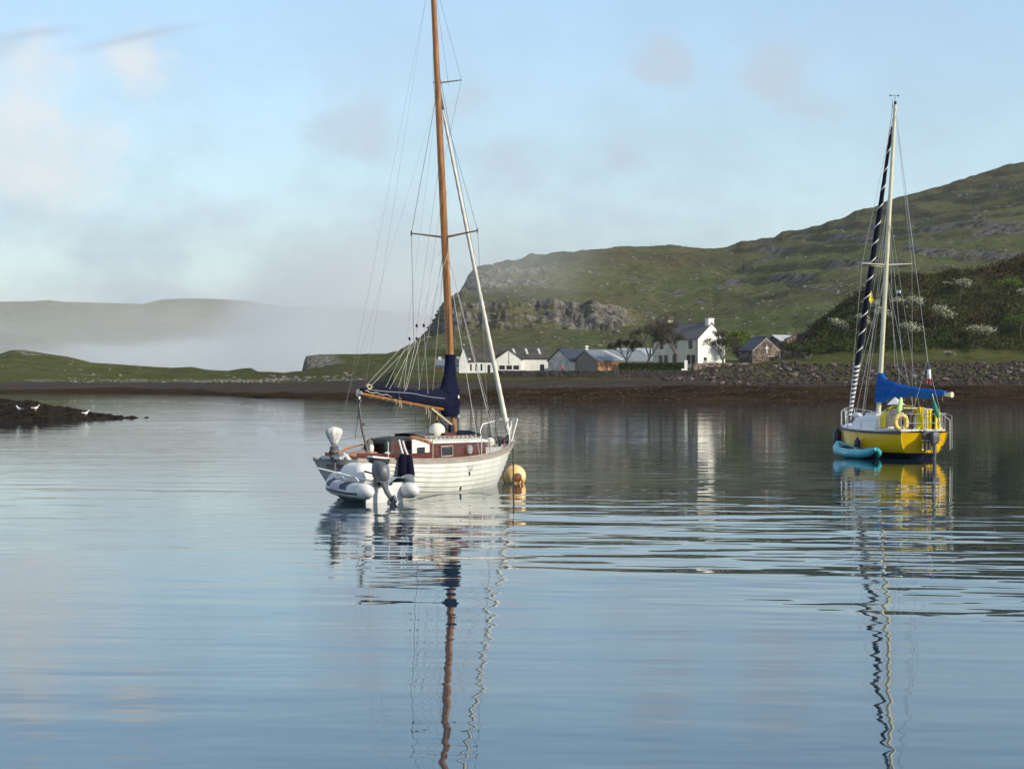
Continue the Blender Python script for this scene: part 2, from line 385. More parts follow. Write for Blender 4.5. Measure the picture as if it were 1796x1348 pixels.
# keep each row below the skyline
rid = np.interp(px, *np.array(ridge).T)
for k, r in enumerate(rows):
    if 'y' in r and r['y'] is not ridge:
        yy = np.interp(px, *np.array(r['y'], float).T); yy = np.maximum(yy, rid+(7-k)*1.6)
        r['y'] = list(zip(px, yy))
D, Z = curves(rows, px, ts)
X = (px[None, :]-CX)/F*D
T = ts[:, None]+0*px[None, :]; PXX = px[None, :]+0*ts[:, None]
lowcliff = sstep(T, 2.95, 3.05)*sstep(T, 4.05, 3.92)*sstep(PXX, 757, 775)*sstep(PXX, 1125, 1085)
upcliff = sstep(T, 5.0, 5.15)*sstep(T, 6.02, 5.85)*sstep(PXX, 800, 820)*sstep(PXX, 1010, 930)
mid = sstep(T, .8, 1.5)*sstep(T, 7.0, 6.75)
edgeL = sstep(PXX, 640, 760)
# terraces of basalt on the open hillside
tmask = sstep(PXX, 1120, 1400)*sstep(T, 3.0, 4.6)
tmask2 = .35*sstep(T, 2.0, 3.2)*sstep(PXX, 980, 1150)
tm = np.maximum(tmask, tmask2)
base_n = fbm(X/110, D/110, 4, 21)
step = 8.5
zz = (Z+base_n*16+X*.03)/step; fr = zz-np.floor(zz)
fr2 = .55*fr+.45*sstep(fr, .62, .92)
riser = sstep(fr, .60, .70)*sstep(fr, .97, .88)
Z = Z+(fr2-fr)*step*tm*mid*edgeL
Z = Z+fbm(X/45, D/60, 5, 30)*9*mid*edgeL*(1-.7*lowcliff-.5*upcliff)
# columnar buttresses and gullies of the cliffs
fl = fbm(X/5.5, D*0+T*.8, 4, 41); gul = fbm(X/38, T*.5, 3, 44)
lc2 = sstep(T, 2.25, 3.05)*sstep(T, 4.08, 3.95)*sstep(PXX, 757, 800)*sstep(PXX, 1140, 1060); uc2 = sstep(T, 4.45, 5.15)*sstep(T, 6.02, 5.85)*sstep(PXX, 800, 840)*sstep(PXX, 1020, 930)
D = D-((fl+.5)*8+(gul+.5)*22)*np.maximum(lc2, uc2*.8)
Z = Z+fbm(X/4, T*11, 4, 47)*4.2*np.maximum(lowcliff, upcliff)
X = (PXX-CX)/F*D
Z = Z+(fbm(X/10, D/30, 4, 49)*3.0)*sstep(T, 6.3, 6.9)*sstep(PXX, 800, 900)
def G(px_, y_, w, h):
    yimg = HY-(Z-CAMH)/D*F
    return np.exp(-((PXX-px_)/w)**2-((yimg-y_)/h)**2)
talus = sum(G(*a) for a in [(1290, 497, 45, 13), (1115, 493, 50, 9), (1235, 527, 25, 9), (1000, 560, 30, 14), (1090, 560, 30, 10), (1045, 478, 22, 8), (1135, 548, 16, 9), (1700, 455, 60, 9), (1690, 420, 50, 7), (1610, 405, 80, 6), (1740, 340, 60, 6), (1590, 365, 90, 5), (1500, 470, 60, 5), (790, 600, 25, 10), (830, 605, 30, 6), (1330, 470, 60, 5), (1440, 505, 60, 5)])
nz = fbm(X/7, D/11, 4, 51)
rock = np.maximum(np.maximum(lowcliff*(.64+fbm(X/13, T*6, 4, 60)*1.45), upcliff*(.60+fbm(X/12, T*6, 4, 61)*1.5)), 0)
rock = np.maximum(rock, riser*tm*(.45+fbm(X/60, D/30, 3, 63)*1.5)*mid)
rock = np.maximum(rock, np.clip(talus, 0, 1)*(.52+nz*1.2))
rock = np.maximum(rock, sstep(nz+fbm(X/80, D/50, 3, 66)*.7, .30, .42)*.62*mid)
rock = np.clip(rock, 0, 1)
brown = np.clip(sstep(fbm(X/120, D/60, 4, 71), -.05, .25)*.7+sstep(T, 4.5, 7)*.55+riser*tm*.4, 0, 1)
HILLMAT = land_material('hill_ground', (.084, .106, .040), (.108, .128, .050), (.090, .080, .048), (.160, .150, .132), (.034, .032, .028), .16, .012, .35)
HILLG = (PXX.copy(), T.copy(), X.copy(), D.copy(), Z.copy())
grid_mesh('hills', X, D, Z, HILLMAT, dict(rock=rock, brown=brown))

# ---- low green headland across the inlet, with its short cliff
px = np.arange(-420, 830, 1.9)
ridge = K(-420, 640, -200, 612, -60, 622, 0, 620, 18, 614, 38, 613, 60, 616, 90, 621, 118, 625, 160, 635, 225, 640, 300, 645, 335, 643, 365, 648, 400, 650, 425, 646, 440, 645, 452, 651, 500, 653, 515, 651, 530, 650, 533, 634, 537, 624, 560, 621, 620, 621, 680, 620, 720, 614, 760, 612, 830, 612)
wl = K(-420, 460, 0, 462, 250, 455, 350, 420, 400, 372, 450, 340, 560, 330, 700, 305, 850, 296)
rows = [dict(D=K(-420, 440, 250, 430, 400, 350, 560, 315, 850, 285), z=-.6),
        dict(D=wl, z=0.0),
        dict(D=K(-420, 560, 250, 540, 450, 400, 700, 350, 830, 330), y=K(-420, 676, 250, 676, 450, 682, 600, 683, 700, 686, 830, 686)),
        dict(D=K(-420, 600, 250, 600, 450, 470, 700, 400, 830, 380), y=K(-420, 670, 250, 670, 450, 670, 560, 667, 700, 663, 830, 660)),
        dict(D=K(-420, 680, 250, 690, 450, 540, 700, 460, 830, 430), y=K(-420, 660, 0, 650, 200, 660, 300, 662, 450, 662, 540, 655, 600, 650, 700, 645, 830, 650)),
        dict(D=K(-420, 740, 250, 740, 530, 600, 700, 560, 830, 520), y=K(-420, 650, 0, 640, 200, 652, 300, 656, 450, 657, 530, 652, 545, 645, 600, 640, 700, 634, 830, 640)),
        dict(D=K(-420, 820, 250, 800, 530, 625, 700, 640, 830, 560), y=ridge),
        dict(D=K(-420, 900, 250, 880, 530, 720, 700, 800, 830, 700), z=K(-420, 0, 700, 0, 830, 0))]
rid = np.interp(px, *np.array(ridge).T)
for k, r in enumerate(rows):
    if 'y' in r and r['y'] is not ridge:
        yy = np.interp(px, *np.array(r['y'], float).T); r['y'] = list(zip(px, np.maximum(yy, rid+(6-k)*1.2)))
ts = np.concatenate([np.linspace(0, 1, 14)[:-1], np.linspace(1, 2, 40)[:-1], np.linspace(2, 3, 26)[:-1], np.linspace(3, 6, 110)[:-1], np.linspace(6, 7, 6)])
D, Z = curves(rows, px, ts); X = (px[None, :]-CX)/F*D
T = ts[:, None]+0*px[None, :]; PXX = px[None, :]+0*ts[:, None]
Z = Z+fbm(X/14, D/22, 4, 81)*(1.0*sstep(T, .2, 1.2)*sstep(T, 2.6, 1.8)+.25)+fbm(X/30, D/30, 4, 83)*3.0*sstep(T, 3.3, 4.5)*sstep(T, 6, 5.5)
cl = sstep(PXX, 531, 536)*sstep(PXX, 650, 560)*sstep(T, 5.05, 5.25)*sstep(T, 6.0, 5.9)
nz = fbm(X/5, D/8, 4, 85)
yimg = HY-(Z-CAMH)/D*F
beach_rock = np.exp(-((yimg-667)/3.2)**2)*sstep(T, 1.5, 2.5)*sstep(T, 4.2, 3.6)
rock = np.clip(np.maximum(np.maximum(cl*(.8+nz), beach_rock*(.45+nz*1.4)), sstep(nz+fbm(X/60, D/40, 3, 88)*.8, .32, .45)*.6*sstep(T, 3, 3.5)), 0, 1)
brown = np.clip(sstep(fbm(X/50, D/30, 4, 90), .0, .25), 0, 1)
beach = sstep(T, 3.05, 2.75)

def shore_material():
    m = bpy.data.materials.new('shore_ground'); m.use_nodes = True; t = NT(m.node_tree); b = t.n['Principled BSDF']
    p = t.pos()
    A = lambda k: t.new('ShaderNodeAttribute', attribute_name=k).outputs['Fac']
    big = t.noise(t.mapping(p, scale=(1, .5, 2)), .05, 5, .65); fin = t.noise(t.mapping(p, scale=(1, .5, 2.0)), .9, 5, .75)
    g = t.mix(t.maprange(big, .35, .65), (.066, .082, .022), (.094, .104, .032))
    g = t.mix(t.maprange(fin, .3, .75), g, t.mix(.5, g, (.06, .05, .03)))
    g = t.mix(t.math('MULTIPLY', A('brown'), .6), g, (.065, .055, .030))
    g = t.mix(t.maprange(t.noise(t.mapping(p, scale=(.5, .3, 2.0)), .35, 5, .75), .34, .52, .8, 0), g, t.mix(1.0, g, (.50, .48, .46), 'MULTIPLY'))
    r = t.mix(t.maprange(t.noise(p, .8, 5, .75), .38, .62), (.05, .045, .04), (.25, .235, .205))
    ed = t.math('ADD', A('rock'), t.math('MULTIPLY', t.math('SUBTRACT', fin, .5), .8))
    land = t.mix(t.maprange(ed, .42, .58), g, r)
    # tidal beach: wrack-brown weed low down, grey shingle above
    weed = t.mix(t.maprange(t.noise(t.mapping(p, scale=(.35, 1, 1)), .35, 6, .7), .35, .65), (.013, .009, .005), (.050, .031, .017))
    weed = t.mix(t.maprange(t.noise(t.mapping(p, scale=(.2, 1, 1)), .12, 4, .6), .55, .7, 0, .7), weed, (.050, .045, .018))
    shing = t.mix(t.maprange(t.noise(t.mapping(p, scale=(.4, 1, 1)), .6, 6, .75), .35, .65), (.036, .030, .026), (.080, .068, .059))
    sh = t.math('ADD', A('shingle'), t.math('MULTIPLY', t.math('SUBTRACT', big, .5), .9))
    bc = t.mix(t.maprange(sh, .4, .6), weed, shing)
    c = t.mix(A('beach'), land, bc)
    t.put(b.inputs['Base Color'], c); b.inputs['Specular IOR Level'].default_value = .0
    t.put(b.inputs['Roughness'], t.maprange(t.math('MULTIPLY', A('beach'), fin), .2, .7, .95, .55))
    bp = t.new('ShaderNodeBump'); bp.inputs['Distance'].default_value = .5; bp.inputs['Strength'].default_value = .8
    t.put(bp.inputs['Height'], fin); t.l.new(bp.outputs[0], b.inputs['Normal'])
    return m
SHORE = shore_material()
shingle = sstep(T, 1.1, 2.0)
HEADG = (PXX.copy(), T.copy(), X.copy(), D.copy(), Z.copy())
grid_mesh('headland', X, D, Z, SHORE, dict(rock=rock, brown=brown, beach=beach, shingle=shingle*.95))

# ---- the shore of the village: tidal flat, shingle, bank and yard
px = np.arange(690, 2200, 1.9)
rows = [dict(D=K(690, 290, 850, 280, 1100, 272, 2200, 262), z=-.6),
        dict(D=K(690, 308, 850, 296, 1100, 286, 1500, 281, 2200, 270), z=0.0),
        dict(D=K(690, 335, 1100, 325, 2200, 310), y=K(690, 690, 870, 688, 1100, 681, 1200, 678, 1796, 679, 2200, 679)),
        dict(D=K(690, 350, 1100, 345, 2200, 332), y=K(690, 675, 870, 668, 1200, 668, 1300, 672, 1796, 674, 2200, 675)),
        dict(D=K(690, 366, 1100, 359, 2200, 345), y=K(690, 665, 870, 663, 1200, 664, 1250, 652, 1400, 648, 1600, 646, 1796, 648, 2200, 648)),
        dict(D=K(690, 380, 1100, 368, 2200, 362), y=K(690, 656, 860, 655, 880, 652, 1200, 652, 1250, 645, 1400, 634, 1500, 632, 1796, 632, 2200, 634)),
        dict(D=K(690, 440, 2200, 410), y=K(690, 648, 860, 648, 1200, 641, 1400, 626, 1796, 622, 2200, 622)),
        dict(D=470, z=K(690, 4, 2200, 9))]
ts = np.concatenate([np.linspace(0, 1, 10)[:-1], np.linspace(1, 2, 34)[:-1], np.linspace(2, 3, 22)[:-1], np.linspace(3, 5, 40)[:-1], np.linspace(5, 7, 20)])
D, Z = curves(rows, px, ts); X = (px[None, :]-CX)/F*D
T = ts[:, None]+0*px[None, :]; PXX = px[None, :]+0*ts[:, None]
Z = Z+fbm(X/6, D/5, 4, 101)*(.55*sstep(T, .6, 1.5)*sstep(T, 3.0, 2.4)+.18)+fbm(X/40, D/20, 3, 103)*.5*sstep(T, .6, 1.5)*sstep(T, 3.2, 2.4)
nz = fbm(X/2.5, D/3, 4, 105)
rock = np.clip(.35*sstep(T, 3, 3.2)*sstep(T, 4.4, 4.0)*sstep(PXX, 1180, 1260)+nz*.5+fbm(X/25, D/10, 3, 106)*.5, 0, 1)
brown = np.clip(sstep(fbm(X/25, D/15, 4, 107), .0, .25), 0, 1)
beach = sstep(T+fbm(X/10, D/6, 3, 108)*.5, 3.45, 3.2)
shingle = sstep(T, 2.0, 2.7)
SHORE_D, SHORE_Z, SHORE_PX = D, Z, px
grid_mesh('beach', X, D, Z, SHORE, dict(rock=rock, brown=brown, beach=beach, shingle=shingle))

def ground_z(pxv, Dv, off=0.0):
    """height of the village shore at picture column pxv and distance Dv"""
    j = int(np.clip(np.searchsorted(SHORE_PX, pxv), 0, len(SHORE_PX)-1))
    return float(np.interp(Dv, SHORE_D[:, j], SHORE_Z[:, j]))+off

# ---- steep bluff covered in scrub at the right
px = np.arange(1330, 2250, 1.9)
top = K(1330, 632, 1385, 622, 1405, 606, 1430, 580, 1450, 562, 1470, 548, 1490, 534, 1520, 512, 1545, 496, 1590, 486, 1640, 484, 1700, 483, 1740, 475, 1796, 456, 1900, 430, 2250, 400)
rows = [dict(D=368, z=2.0), dict(D=376, y=K(1330, 638, 1400, 634, 1500, 632, 2250, 633)), dict(D=385, y=K(1330, 634, 1400, 625, 1450, 622, 1500, 620, 2250, 618)),
        dict(D=400, y=K(1330, 633, 1400, 612, 1450, 590, 1500, 575, 1600, 560, 1796, 545, 2250, 530)),
        dict(D=424, y=top), dict(D=470, y=K(1330, 640, 1400, 630, 1450, 580, 1545, 512, 1640, 498, 1700, 496, 1740, 480, 1796, 452, 1900, 420, 2250, 385)),
        dict(D=540, z=K(1330, 0, 1450, 6, 1600, 14, 1800, 28, 2250, 34))]
ts = np.concatenate([np.linspace(0, 2, 16)[:-1], np.linspace(2, 4, 60)[:-1], np.linspace(4, 6, 30)])
D, Z = curves(rows, px, ts); X = (px[None, :]-CX)/F*D
T = ts[:, None]+0*px[None, :]; PXX = px[None, :]+0*ts[:, None]
Z = Z+fbm(X/8, D/8, 4, 121)*1.6*sstep(T, 1.5, 2.5)*sstep(T, 6, 5.5)
nz = fbm(X/4, D/6, 4, 123)
rock = np.clip(sstep(T, 4.0, 4.4)*(.35+nz), 0, 1); brown = np.clip(sstep(T, 1.8, 2.3)*sstep(T, 4.6, 4.0)*.9+sstep(fbm(X/20, D/10, 4, 127), .0, .25)*.6, 0, 1)
BL = (px.copy(), ts.copy(), X.copy(), D.copy(), Z.copy())
grid_mesh('bluff', X, D, Z, SHORE, dict(rock=rock, brown=brown, beach=T*0, shingle=T*0))

# ---- weedy reef awash at the left
pxs = np.arange(-120, 262, 2.2); Dn, Df = 144.0, 168.0
vs = np.linspace(0, 1, 46)
PXX, V = np.meshgrid(pxs, vs)
D = Dn+(Df-Dn)*V
hgt = np.interp(PXX, [-120, 0, 45, 80, 110, 135, 150, 165, 250], [1.35, 1.15, 1.12, .85, .62, .52, .42, .2, -.15])
prof = np.sin(np.clip(V*1.02, 0, 1)*PI)**.55
X = (PXX-CX)/F*D
Z = -.5+(hgt+.5)*prof+fbm(X/1.1, D/1.4, 4, 131)*.6*prof+fbm(X/.35, D/.5, 3, 133)*.22*prof
REEF = (X.copy(), D.copy(), Z.copy())
reef_mat = mat('reef_weed', (.008, .005, .002), .8, col2=(.026, .017, .006), vscale=1.3, bump=.25, bscale=4, spec=.08)
grid_mesh('reef_ground', X, D, Z, reef_mat, label='low reef of dark weed-covered rock breaking the water', cat='reef', kind='structure')
# ============================================================ materials for boats
M = {}
M['white_paint'] = mat('white_paint', (.62, .63, .58), .38, vscale=1.3, spec=.4, col2=(.52, .53, .47), stretch=(2, 2, .5), detail=6)
M['grey_transom'] = mat('grey_transom', (.60, .59, .55), .4, var=.06, vscale=4)
M['teak_weathered'] = mat('teak_weathered', (.24, .20, .16), .7, col2=(.34, .30, .26), vscale=8, stretch=(.4, 4, 4))
M['mahogany'] = mat('mahogany', (.115, .018, .007), .35, col2=(.060, .012, .006), vscale=5, stretch=(.5, 5, 5), coat=.15)
M['varnish'] = mat('varnish', (.38, .18, .045), .3, col2=(.22, .085, .018), vscale=6, stretch=(2, 2, .25), coat=.4)
M['varnish_boom'] = mat('varnish_boom', (.42, .17, .035), .3, col2=(.30, .10, .022), vscale=6, stretch=(.25, 2, 2), coat=.4)
M['deck_cream'] = mat('deck_cream', (.70, .68, .60), .6, vscale=8, var=.08)
M['roof_white'] = mat('roof_white', (.78, .77, .70), .45, vscale=5, var=.05)
M['navy_canvas'] = mat('navy_canvas', (.0015, .003, .015), .9, col2=(.003, .007, .030), vscale=5, bump=.03, bscale=9, spec=.2)
M['navy_fleece'] = mat('navy_fleece', (.008, .008, .024), .95, vscale=20, bump=.01, bscale=60, spec=.1)
M['dark_canvas'] = mat('dark_canvas', (.035, .042, .042), .85, vscale=6, bump=.01, bscale=20)
M['maroon_canvas'] = mat('maroon_canvas', (.062, .014, .010), .7, col2=(.030, .010, .008), vscale=4)
M['sail_white'] = mat('sail_white', (.76, .74, .66), .7, col2=(.60, .58, .50), vscale=5, stretch=(1, 1, .5))
M['rope_cream'] = mat('rope_cream', (.55, .48, .30), .9)
M['rope_orange'] = mat('rope_orange', (.55, .28, .09), .9)
M['steel'] = mat('steel', (.50, .50, .49), .45, .6, var=.05)
M['wire'] = mat('wire', (.16, .16, .16), .5, .3)
M['wire_light'] = mat('wire_light', (.50, .50, .47), .5, .2)
M['black_rubber'] = mat('black_rubber', (.015, .015, .016), .6)
M['glass_dark'] = mat('glass_dark', (.010, .010, .016), .08, spec=.6)
M['ball_white'] = mat('ball_white', (.78, .76, .66), .4, col2=(.70, .66, .52), vscale=4)
M['grey_motor'] = mat('grey_motor', (.13, .14, .16), .45, col2=(.08, .085, .10), vscale=8)
M['grey_dark'] = mat('grey_dark', (.06, .055, .055), .7, col2=(.12, .11, .11), vscale=12)
M['cover_white'] = mat('cover_white', (.72, .71, .66), .7, col2=(.50, .50, .46), vscale=6, bump=.02, bscale=10, stretch=(3, 3, .6))
M['pvc_light'] = mat('pvc_light', (.62, .63, .62), .4, var=.04)
M['pvc_white'] = mat('pvc_white', (.76, .75, .70), .4, var=.04)
M['pvc_grey'] = mat('pvc_grey', (.40, .42, .44), .5, var=.05)
M['pvc_navy'] = mat('pvc_navy', (.035, .035, .05), .5)
M['green_paint'] = mat('green_paint', (.03, .075, .05), .5)
M['red_paint'] = mat('red_paint', (.45, .03, .02), .5)
M['white_plain'] = mat('white_plain', (.78, .78, .76), .5, var=.02)
M['hull_yellow'] = mat('hull_yellow', (.94, .56, .001), .3, col2=(.84, .48, .003), vscale=1.6, stretch=(1, 1, .35), coat=.15)
M['hull_navy'] = mat('hull_navy', (.008, .012, .035), .4)
M['maroon_strip'] = mat('maroon_strip', (.030, .012, .022), .5)
M['royal_canvas'] = mat('royal_canvas', (.006, .085, .33), .8, col2=(.010, .12, .42), vscale=3, bump=.05, bscale=4, spec=.2)
M['yellow_cloth'] = mat('yellow_cloth', (.92, .74, .010), .75, col2=(.80, .58, .02), vscale=4, bump=.03, bscale=8)
M['yellow_pale'] = mat('yellow_pale', (.72, .50, .10), .6, col2=(.78, .60, .22), vscale=7)
M['mast_cream'] = mat('mast_cream', (.66, .62, .44), .35, .2, var=.05)
M['lime'] = mat('lime', (.50, .80, .22), .8, col2=(.62, .85, .40), vscale=14)
M['teal'] = mat('teal', (.05, .38, .44), .4, col2=(.07, .44, .50), vscale=3)
M['teal_dark'] = mat('teal_dark', (.02, .10, .12), .5)
M['buoy_orange'] = mat('buoy_orange', (.80, .46, .14), .5, col2=(.86, .64, .32), vscale=3, bump=.02, bscale=8)
M['rust'] = mat('rust', (.12, .035, .015), .8, col2=(.22, .08, .03), vscale=10)
M['chain_dark'] = mat('chain_dark', (.035, .03, .022), .7, col2=(.07, .065, .03), vscale=10)
M['text_dark'] = mat('text_dark', (.03, .025, .03), .6, var=0)
M['flag_teal'] = mat('flag_teal', (.02, .22, .17), .8)
M['flag_navy'] = mat('flag_navy', (.03, .035, .10), .8)

def text_mesh(name, body, size, m, parent, loc, rot, ext=.004, align='CENTER'):
    cu = bpy.data.curves.new(name, 'FONT'); cu.body = body; cu.size = size; cu.extrude = ext; cu.align_x = align; cu.align_y = 'CENTER'; cu.resolution_u = 2
    tmp = bpy.data.objects.new(name+'_tmp', cu); COL.objects.link(tmp)
    dg = bpy.context.evaluated_depsgraph_get(); me = bpy.data.meshes.new_from_object(tmp.evaluated_get(dg)); me.name = name
    bpy.data.objects.remove(tmp); bpy.data.curves.remove(cu)
    me.materials.clear(); me.materials.append(m)
    o = bpy.data.objects.new(name, me); COL.objects.link(o); o.parent = parent; o.location = loc; o.rotation_euler = rot
    return o

class Hull:
    """u: 0 stern .. 1 bow, g: 0 sheer .. 1 keel side"""
    def __init__(s, sheer_x, bot_x, sheer_z, bot_z, beam, power, tuck=.0, expo=.8):
        s.__dict__.update(locals())
    def P(s, u, g, side=-1, out=0.0):
        I = lambda tab: float(np.interp(u, *zip(*tab)))
        x = I(s.sheer_x)+(I(s.bot_x)-I(s.sheer_x))*g**s.expo
        zs, zb = I(s.sheer_z), I(s.bot_z)
        b = I(s.beam); p = I(s.power)
        y = b*max(0.0, 1-g**p)**.62+.0
        return Vector((x, side*(y+out), zs+(zb-zs)*g))

def smooth_tab(tab, n=24):
    """Catmull-Rom resample of a table so that hull lines are fair"""
    xs = np.array([a for a, _ in tab]); ys = np.array([b for _, b in tab]); m = np.gradient(ys, xs)
    q = np.linspace(0, 1, n); out = []
    for u in q:
        i = min(max(np.searchsorted(xs, u)-1, 0), len(xs)-2); h = xs[i+1]-xs[i]; t = (u-xs[i])/h
        out.append((u, (2*t**3-3*t*t+1)*ys[i]+(t**3-2*t*t+t)*h*m[i]+(-2*t**3+3*t*t)*ys[i+1]+(t**3-t*t)*h*m[i+1]))
    return out

def rail_tube(mb, pts, r=.012, n=6): mb.tube(pts, r, n); return mb

# ============================================================ white clinker sloop
HEAD_A = math.radians(59.5)
sloop = thing('sailing_sloop', 'white clinker-planked wooden sloop with varnished mast and navy sail cover', 'sailboat', (-1.97, 52.0, 0), HEAD_A)
H = Hull(smooth_tab([(0, -3.85), (.25, -1.95), (.5, 0), (.75, 1.95), (1, 3.86)]), smooth_tab([(0, -3.38), (.25, -1.75), (.5, -.05), (.75, 1.5), (1, 2.95)]),
         smooth_tab([(0, .86), (.15, .80), (.35, .75), (.55, .77), (.8, .90), (1, 1.06)]), smooth_tab([(0, -.06), (.1, -.20), (.3, -.42), (.6, -.45), (.9, -.40), (1, -.30)]),
         smooth_tab([(0, .58), (.15, .84), (.35, 1.06), (.5, 1.12), (.68, 1.00), (.85, .62), (.95, .25), (1, .03)]),
         smooth_tab([(0, 1.75), (.2, 2.6), (.5, 3.4), (.8, 2.4), (1, 1.6)]))
NU = 40; gs = [0, .105, .20, .295, .39, .485, .58, .68, .80, 1.0]
for side in (-1, 1):
    for k in range(len(gs)-1):
        g0, g1 = gs[k], gs[k+1]+(.012 if k < len(gs)-2 else 0)
        rings = []
        for i in range(NU+1):
            u = i/NU; lap = .030*min(1, 8*(1-u)+.25)
            a, m_, b = H.P(u, g0, side, .002), H.P(u, (g0+g1)/2, side, lap*.5), H.P(u, g1, side, lap)
            bi = H.P(u, g1, side, -.03)
            rings.append([a, m_, b, bi])
        mb = MB(); mb.loft(rings, closed=False)
        mb.build('plank', M['white_paint'], sloop, angle=30)
# transom
mb = MB(); NT_ = 14
pr = [H.P(0, g, -1, .012) for g in np.linspace(0, 1, NT_)]; pl = [H.P(0, g, 1, .012) for g in np.linspace(0, 1, NT_)]
mb.loft([[a, b] for a, b in zip(pr, pl)], closed=False)
mb.loft([[a+Vector((-.03, 0, 0)), b+Vector((-.03, 0, 0))] for a, b in zip(pr, pl)], closed=False)
mb.loft([[a, a+Vector((-.03, 0, 0))] for a in pr], closed=False); mb.loft([[a, a+Vector((-.03, 0, 0))] for a in pl], closed=False)
trans = mb.build('transom', M['grey_transom'], sloop)
ta = math.atan2(H.P(0, .6).x-H.P(0, 0).x, H.P(0, 0).z-H.P(0, .6).z)      # rake of the transom
nm = text_mesh('name_lettering', 'STARDOX', .125, M['text_dark'], sloop, (-3.79, 0.02, .66), (0, 0, 0), .003)
nm.rotation_euler = Euler((PI/2, 0, -PI/2), 'XYZ'); 
nm.matrix_local = Matrix.Translation((H.P(0, .18).x-.045, 0.0, .70)) @ Matrix.Rotation(-ta, 4, 'Y') @ Euler((PI/2, 0, -PI/2)).to_matrix().to_4x4()
# antifouling line
mb = MB()
for side in (-1, 1):
    mb.loft([[H.P(u, .80, side, .024), H.P(u, .84, side, .026)] for u in np.linspace(0.02, .99, 30)], closed=False)
# deck
def inner(u, f=1.0, dz=0.0):
    p = H.P(u, 0); return Vector((p.x, p.y*f, p.z+dz))
mb = MB()
mb.loft([[Vector((H.P(u, 0).x, y*(abs(H.P(u, 0).y)-.01), H.P(u, 0).z-.03+.05*(1-y*y))) for y in np.linspace(-1, 1, 9)] for u in np.linspace(0, 1, 30)], closed=False)
mb.build('deck', M['deck_cream'], sloop)
for side in (-1, 1):
    mb = MB(); rings = []
    for i in range(41):
        u = i/40; p = H.P(u, 0, side)
        s_ = side
        rings.append([p+Vector((0, s_*.025, .035)), p+Vector((0, s_*.032, -.045)), p+Vector((0, s_*.006, -.05)), p+Vector((0, -s_*.02, .0)), p+Vector((0, -s_*.02, .038))])
    mb.loft(rings, True, True, True); mb.build('rubbing_strake', M['teak_weathered'], sloop)
    mb = MB(); mb.loft([[H.P(u, 0, side)+Vector((0, -side*.05+dy, dz)) for dy, dz in ((-.012, .0), (.012, .0), (.012, .075), (-.012, .075))] for u in np.linspace(.04, .985, 30)], True, True, True)
    mb.build('toe_rail', M['teak_weathered'], sloop)

# cabin trunk
def trunk(x0, x1, w0, w1, z0f, ztop0, ztop1, n=10):
    R_, L_ = [], []
    for i in range(n+1):
        t = i/n; x = x0+(x1-x0)*t; w = w0+(w1-w0)*t**1.4; zt = ztop0+(ztop1-ztop0)*t
        R_.append((x, w, zt))
    return R_
sec = trunk(-1.15, 1.72, .72, .50, 0, 1.20, 1.17)
dz_ = lambda x: float(np.interp(x, [-3.8, -2, 0, 2, 3.8], [.80, .74, .73, .84, 1.0]))
for side in (-1, 1):
    mb = MB(); mb.loft([[Vector((x, side*(w+.05), dz_(x)-.05)), Vector((x, side*w, zt)), Vector((x, side*(w-.03), zt)), Vector((x, side*(w+.02), dz_(x)-.05))] for x, w, zt in sec], True, True, True)
    cs = mb.build('cabin_side', M['mahogany'], sloop)
    for (xa, xb, za, zb) in ((-.62, -.08, .86, 1.06),):
        wy = lambda x: side*(np.interp(x, [-1.15, 1.72], [.745, .535])+.030)
        mb = MB(); mb.loft([[Vector((x, wy(x), z)) for z in (za, zb)]+[Vector((x, wy(x)-side*.03, z)) for z in (zb, za)] for x in (xa, xb)], True, True, True)
        mb.build('window', M['glass_dark'], sloop, smooth=False)
        mb = MB()
        for (ax, bx, z0_, z1_) in ((xa-.03, xb+.03, za-.03, za), (xa-.03, xb+.03, zb, zb+.03), (xa-.03, xa, za, zb), (xb, xb+.03, za, zb)):
            mb.loft([[Vector((x, wy(x)+side*.012, z)) for z in (z0_, z1_)]+[Vector((x, wy(x)-side*.03, z)) for z in (z1_, z0_)] for x in (ax, bx)], True, True, True)
        mb.build('window_frame', M['teak_weathered'], sloop, smooth=False)
    mb = MB(); Rm = Matrix.Translation((.72, side*.675, .97)) @ Matrix.Rotation(PI/2, 4, 'X')
    mb.lathe([(.085, -.03), (.085, .03)], 14, Rm); mb.build('porthole', M['glass_dark'], sloop)
    mb = MB(); mb.lathe([(.086, -.035), (.11, -.035), (.11, .035), (.086, .035)], 14, Rm); mb.build('porthole_rim', M['steel'], sloop)
mb = MB(); x, w, zt = sec[-1]; mb.prism([(x-.01, -w-.04, dz_(x)-.05), (x-.01, w+.04, dz_(x)-.05), (x-.01, w-.02, zt), (x-.01, -w+.02, zt)], (1, 0, 0), .03)
mb.build('cabin_front', M['mahogany'], sloop, smooth=False)
mb = MB()
rings = []
for i, (x, w, zt) in enumerate([(-1.22, .76, 1.20)]+sec+[(1.80, .50, 1.165)]):
    W_ = w+.035; rings.append([Vector((x, y*W_, zt+.002+.075*(1-y*y))) for y in np.linspace(-1, 1, 9)]+[Vector((x, y*W_, zt-.045+.075*(1-y*y))) for y in np.linspace(1, -1, 9)])
mb.loft(rings, True, True, True); mb.build('cabin_roof', M['roof_white'], sloop)
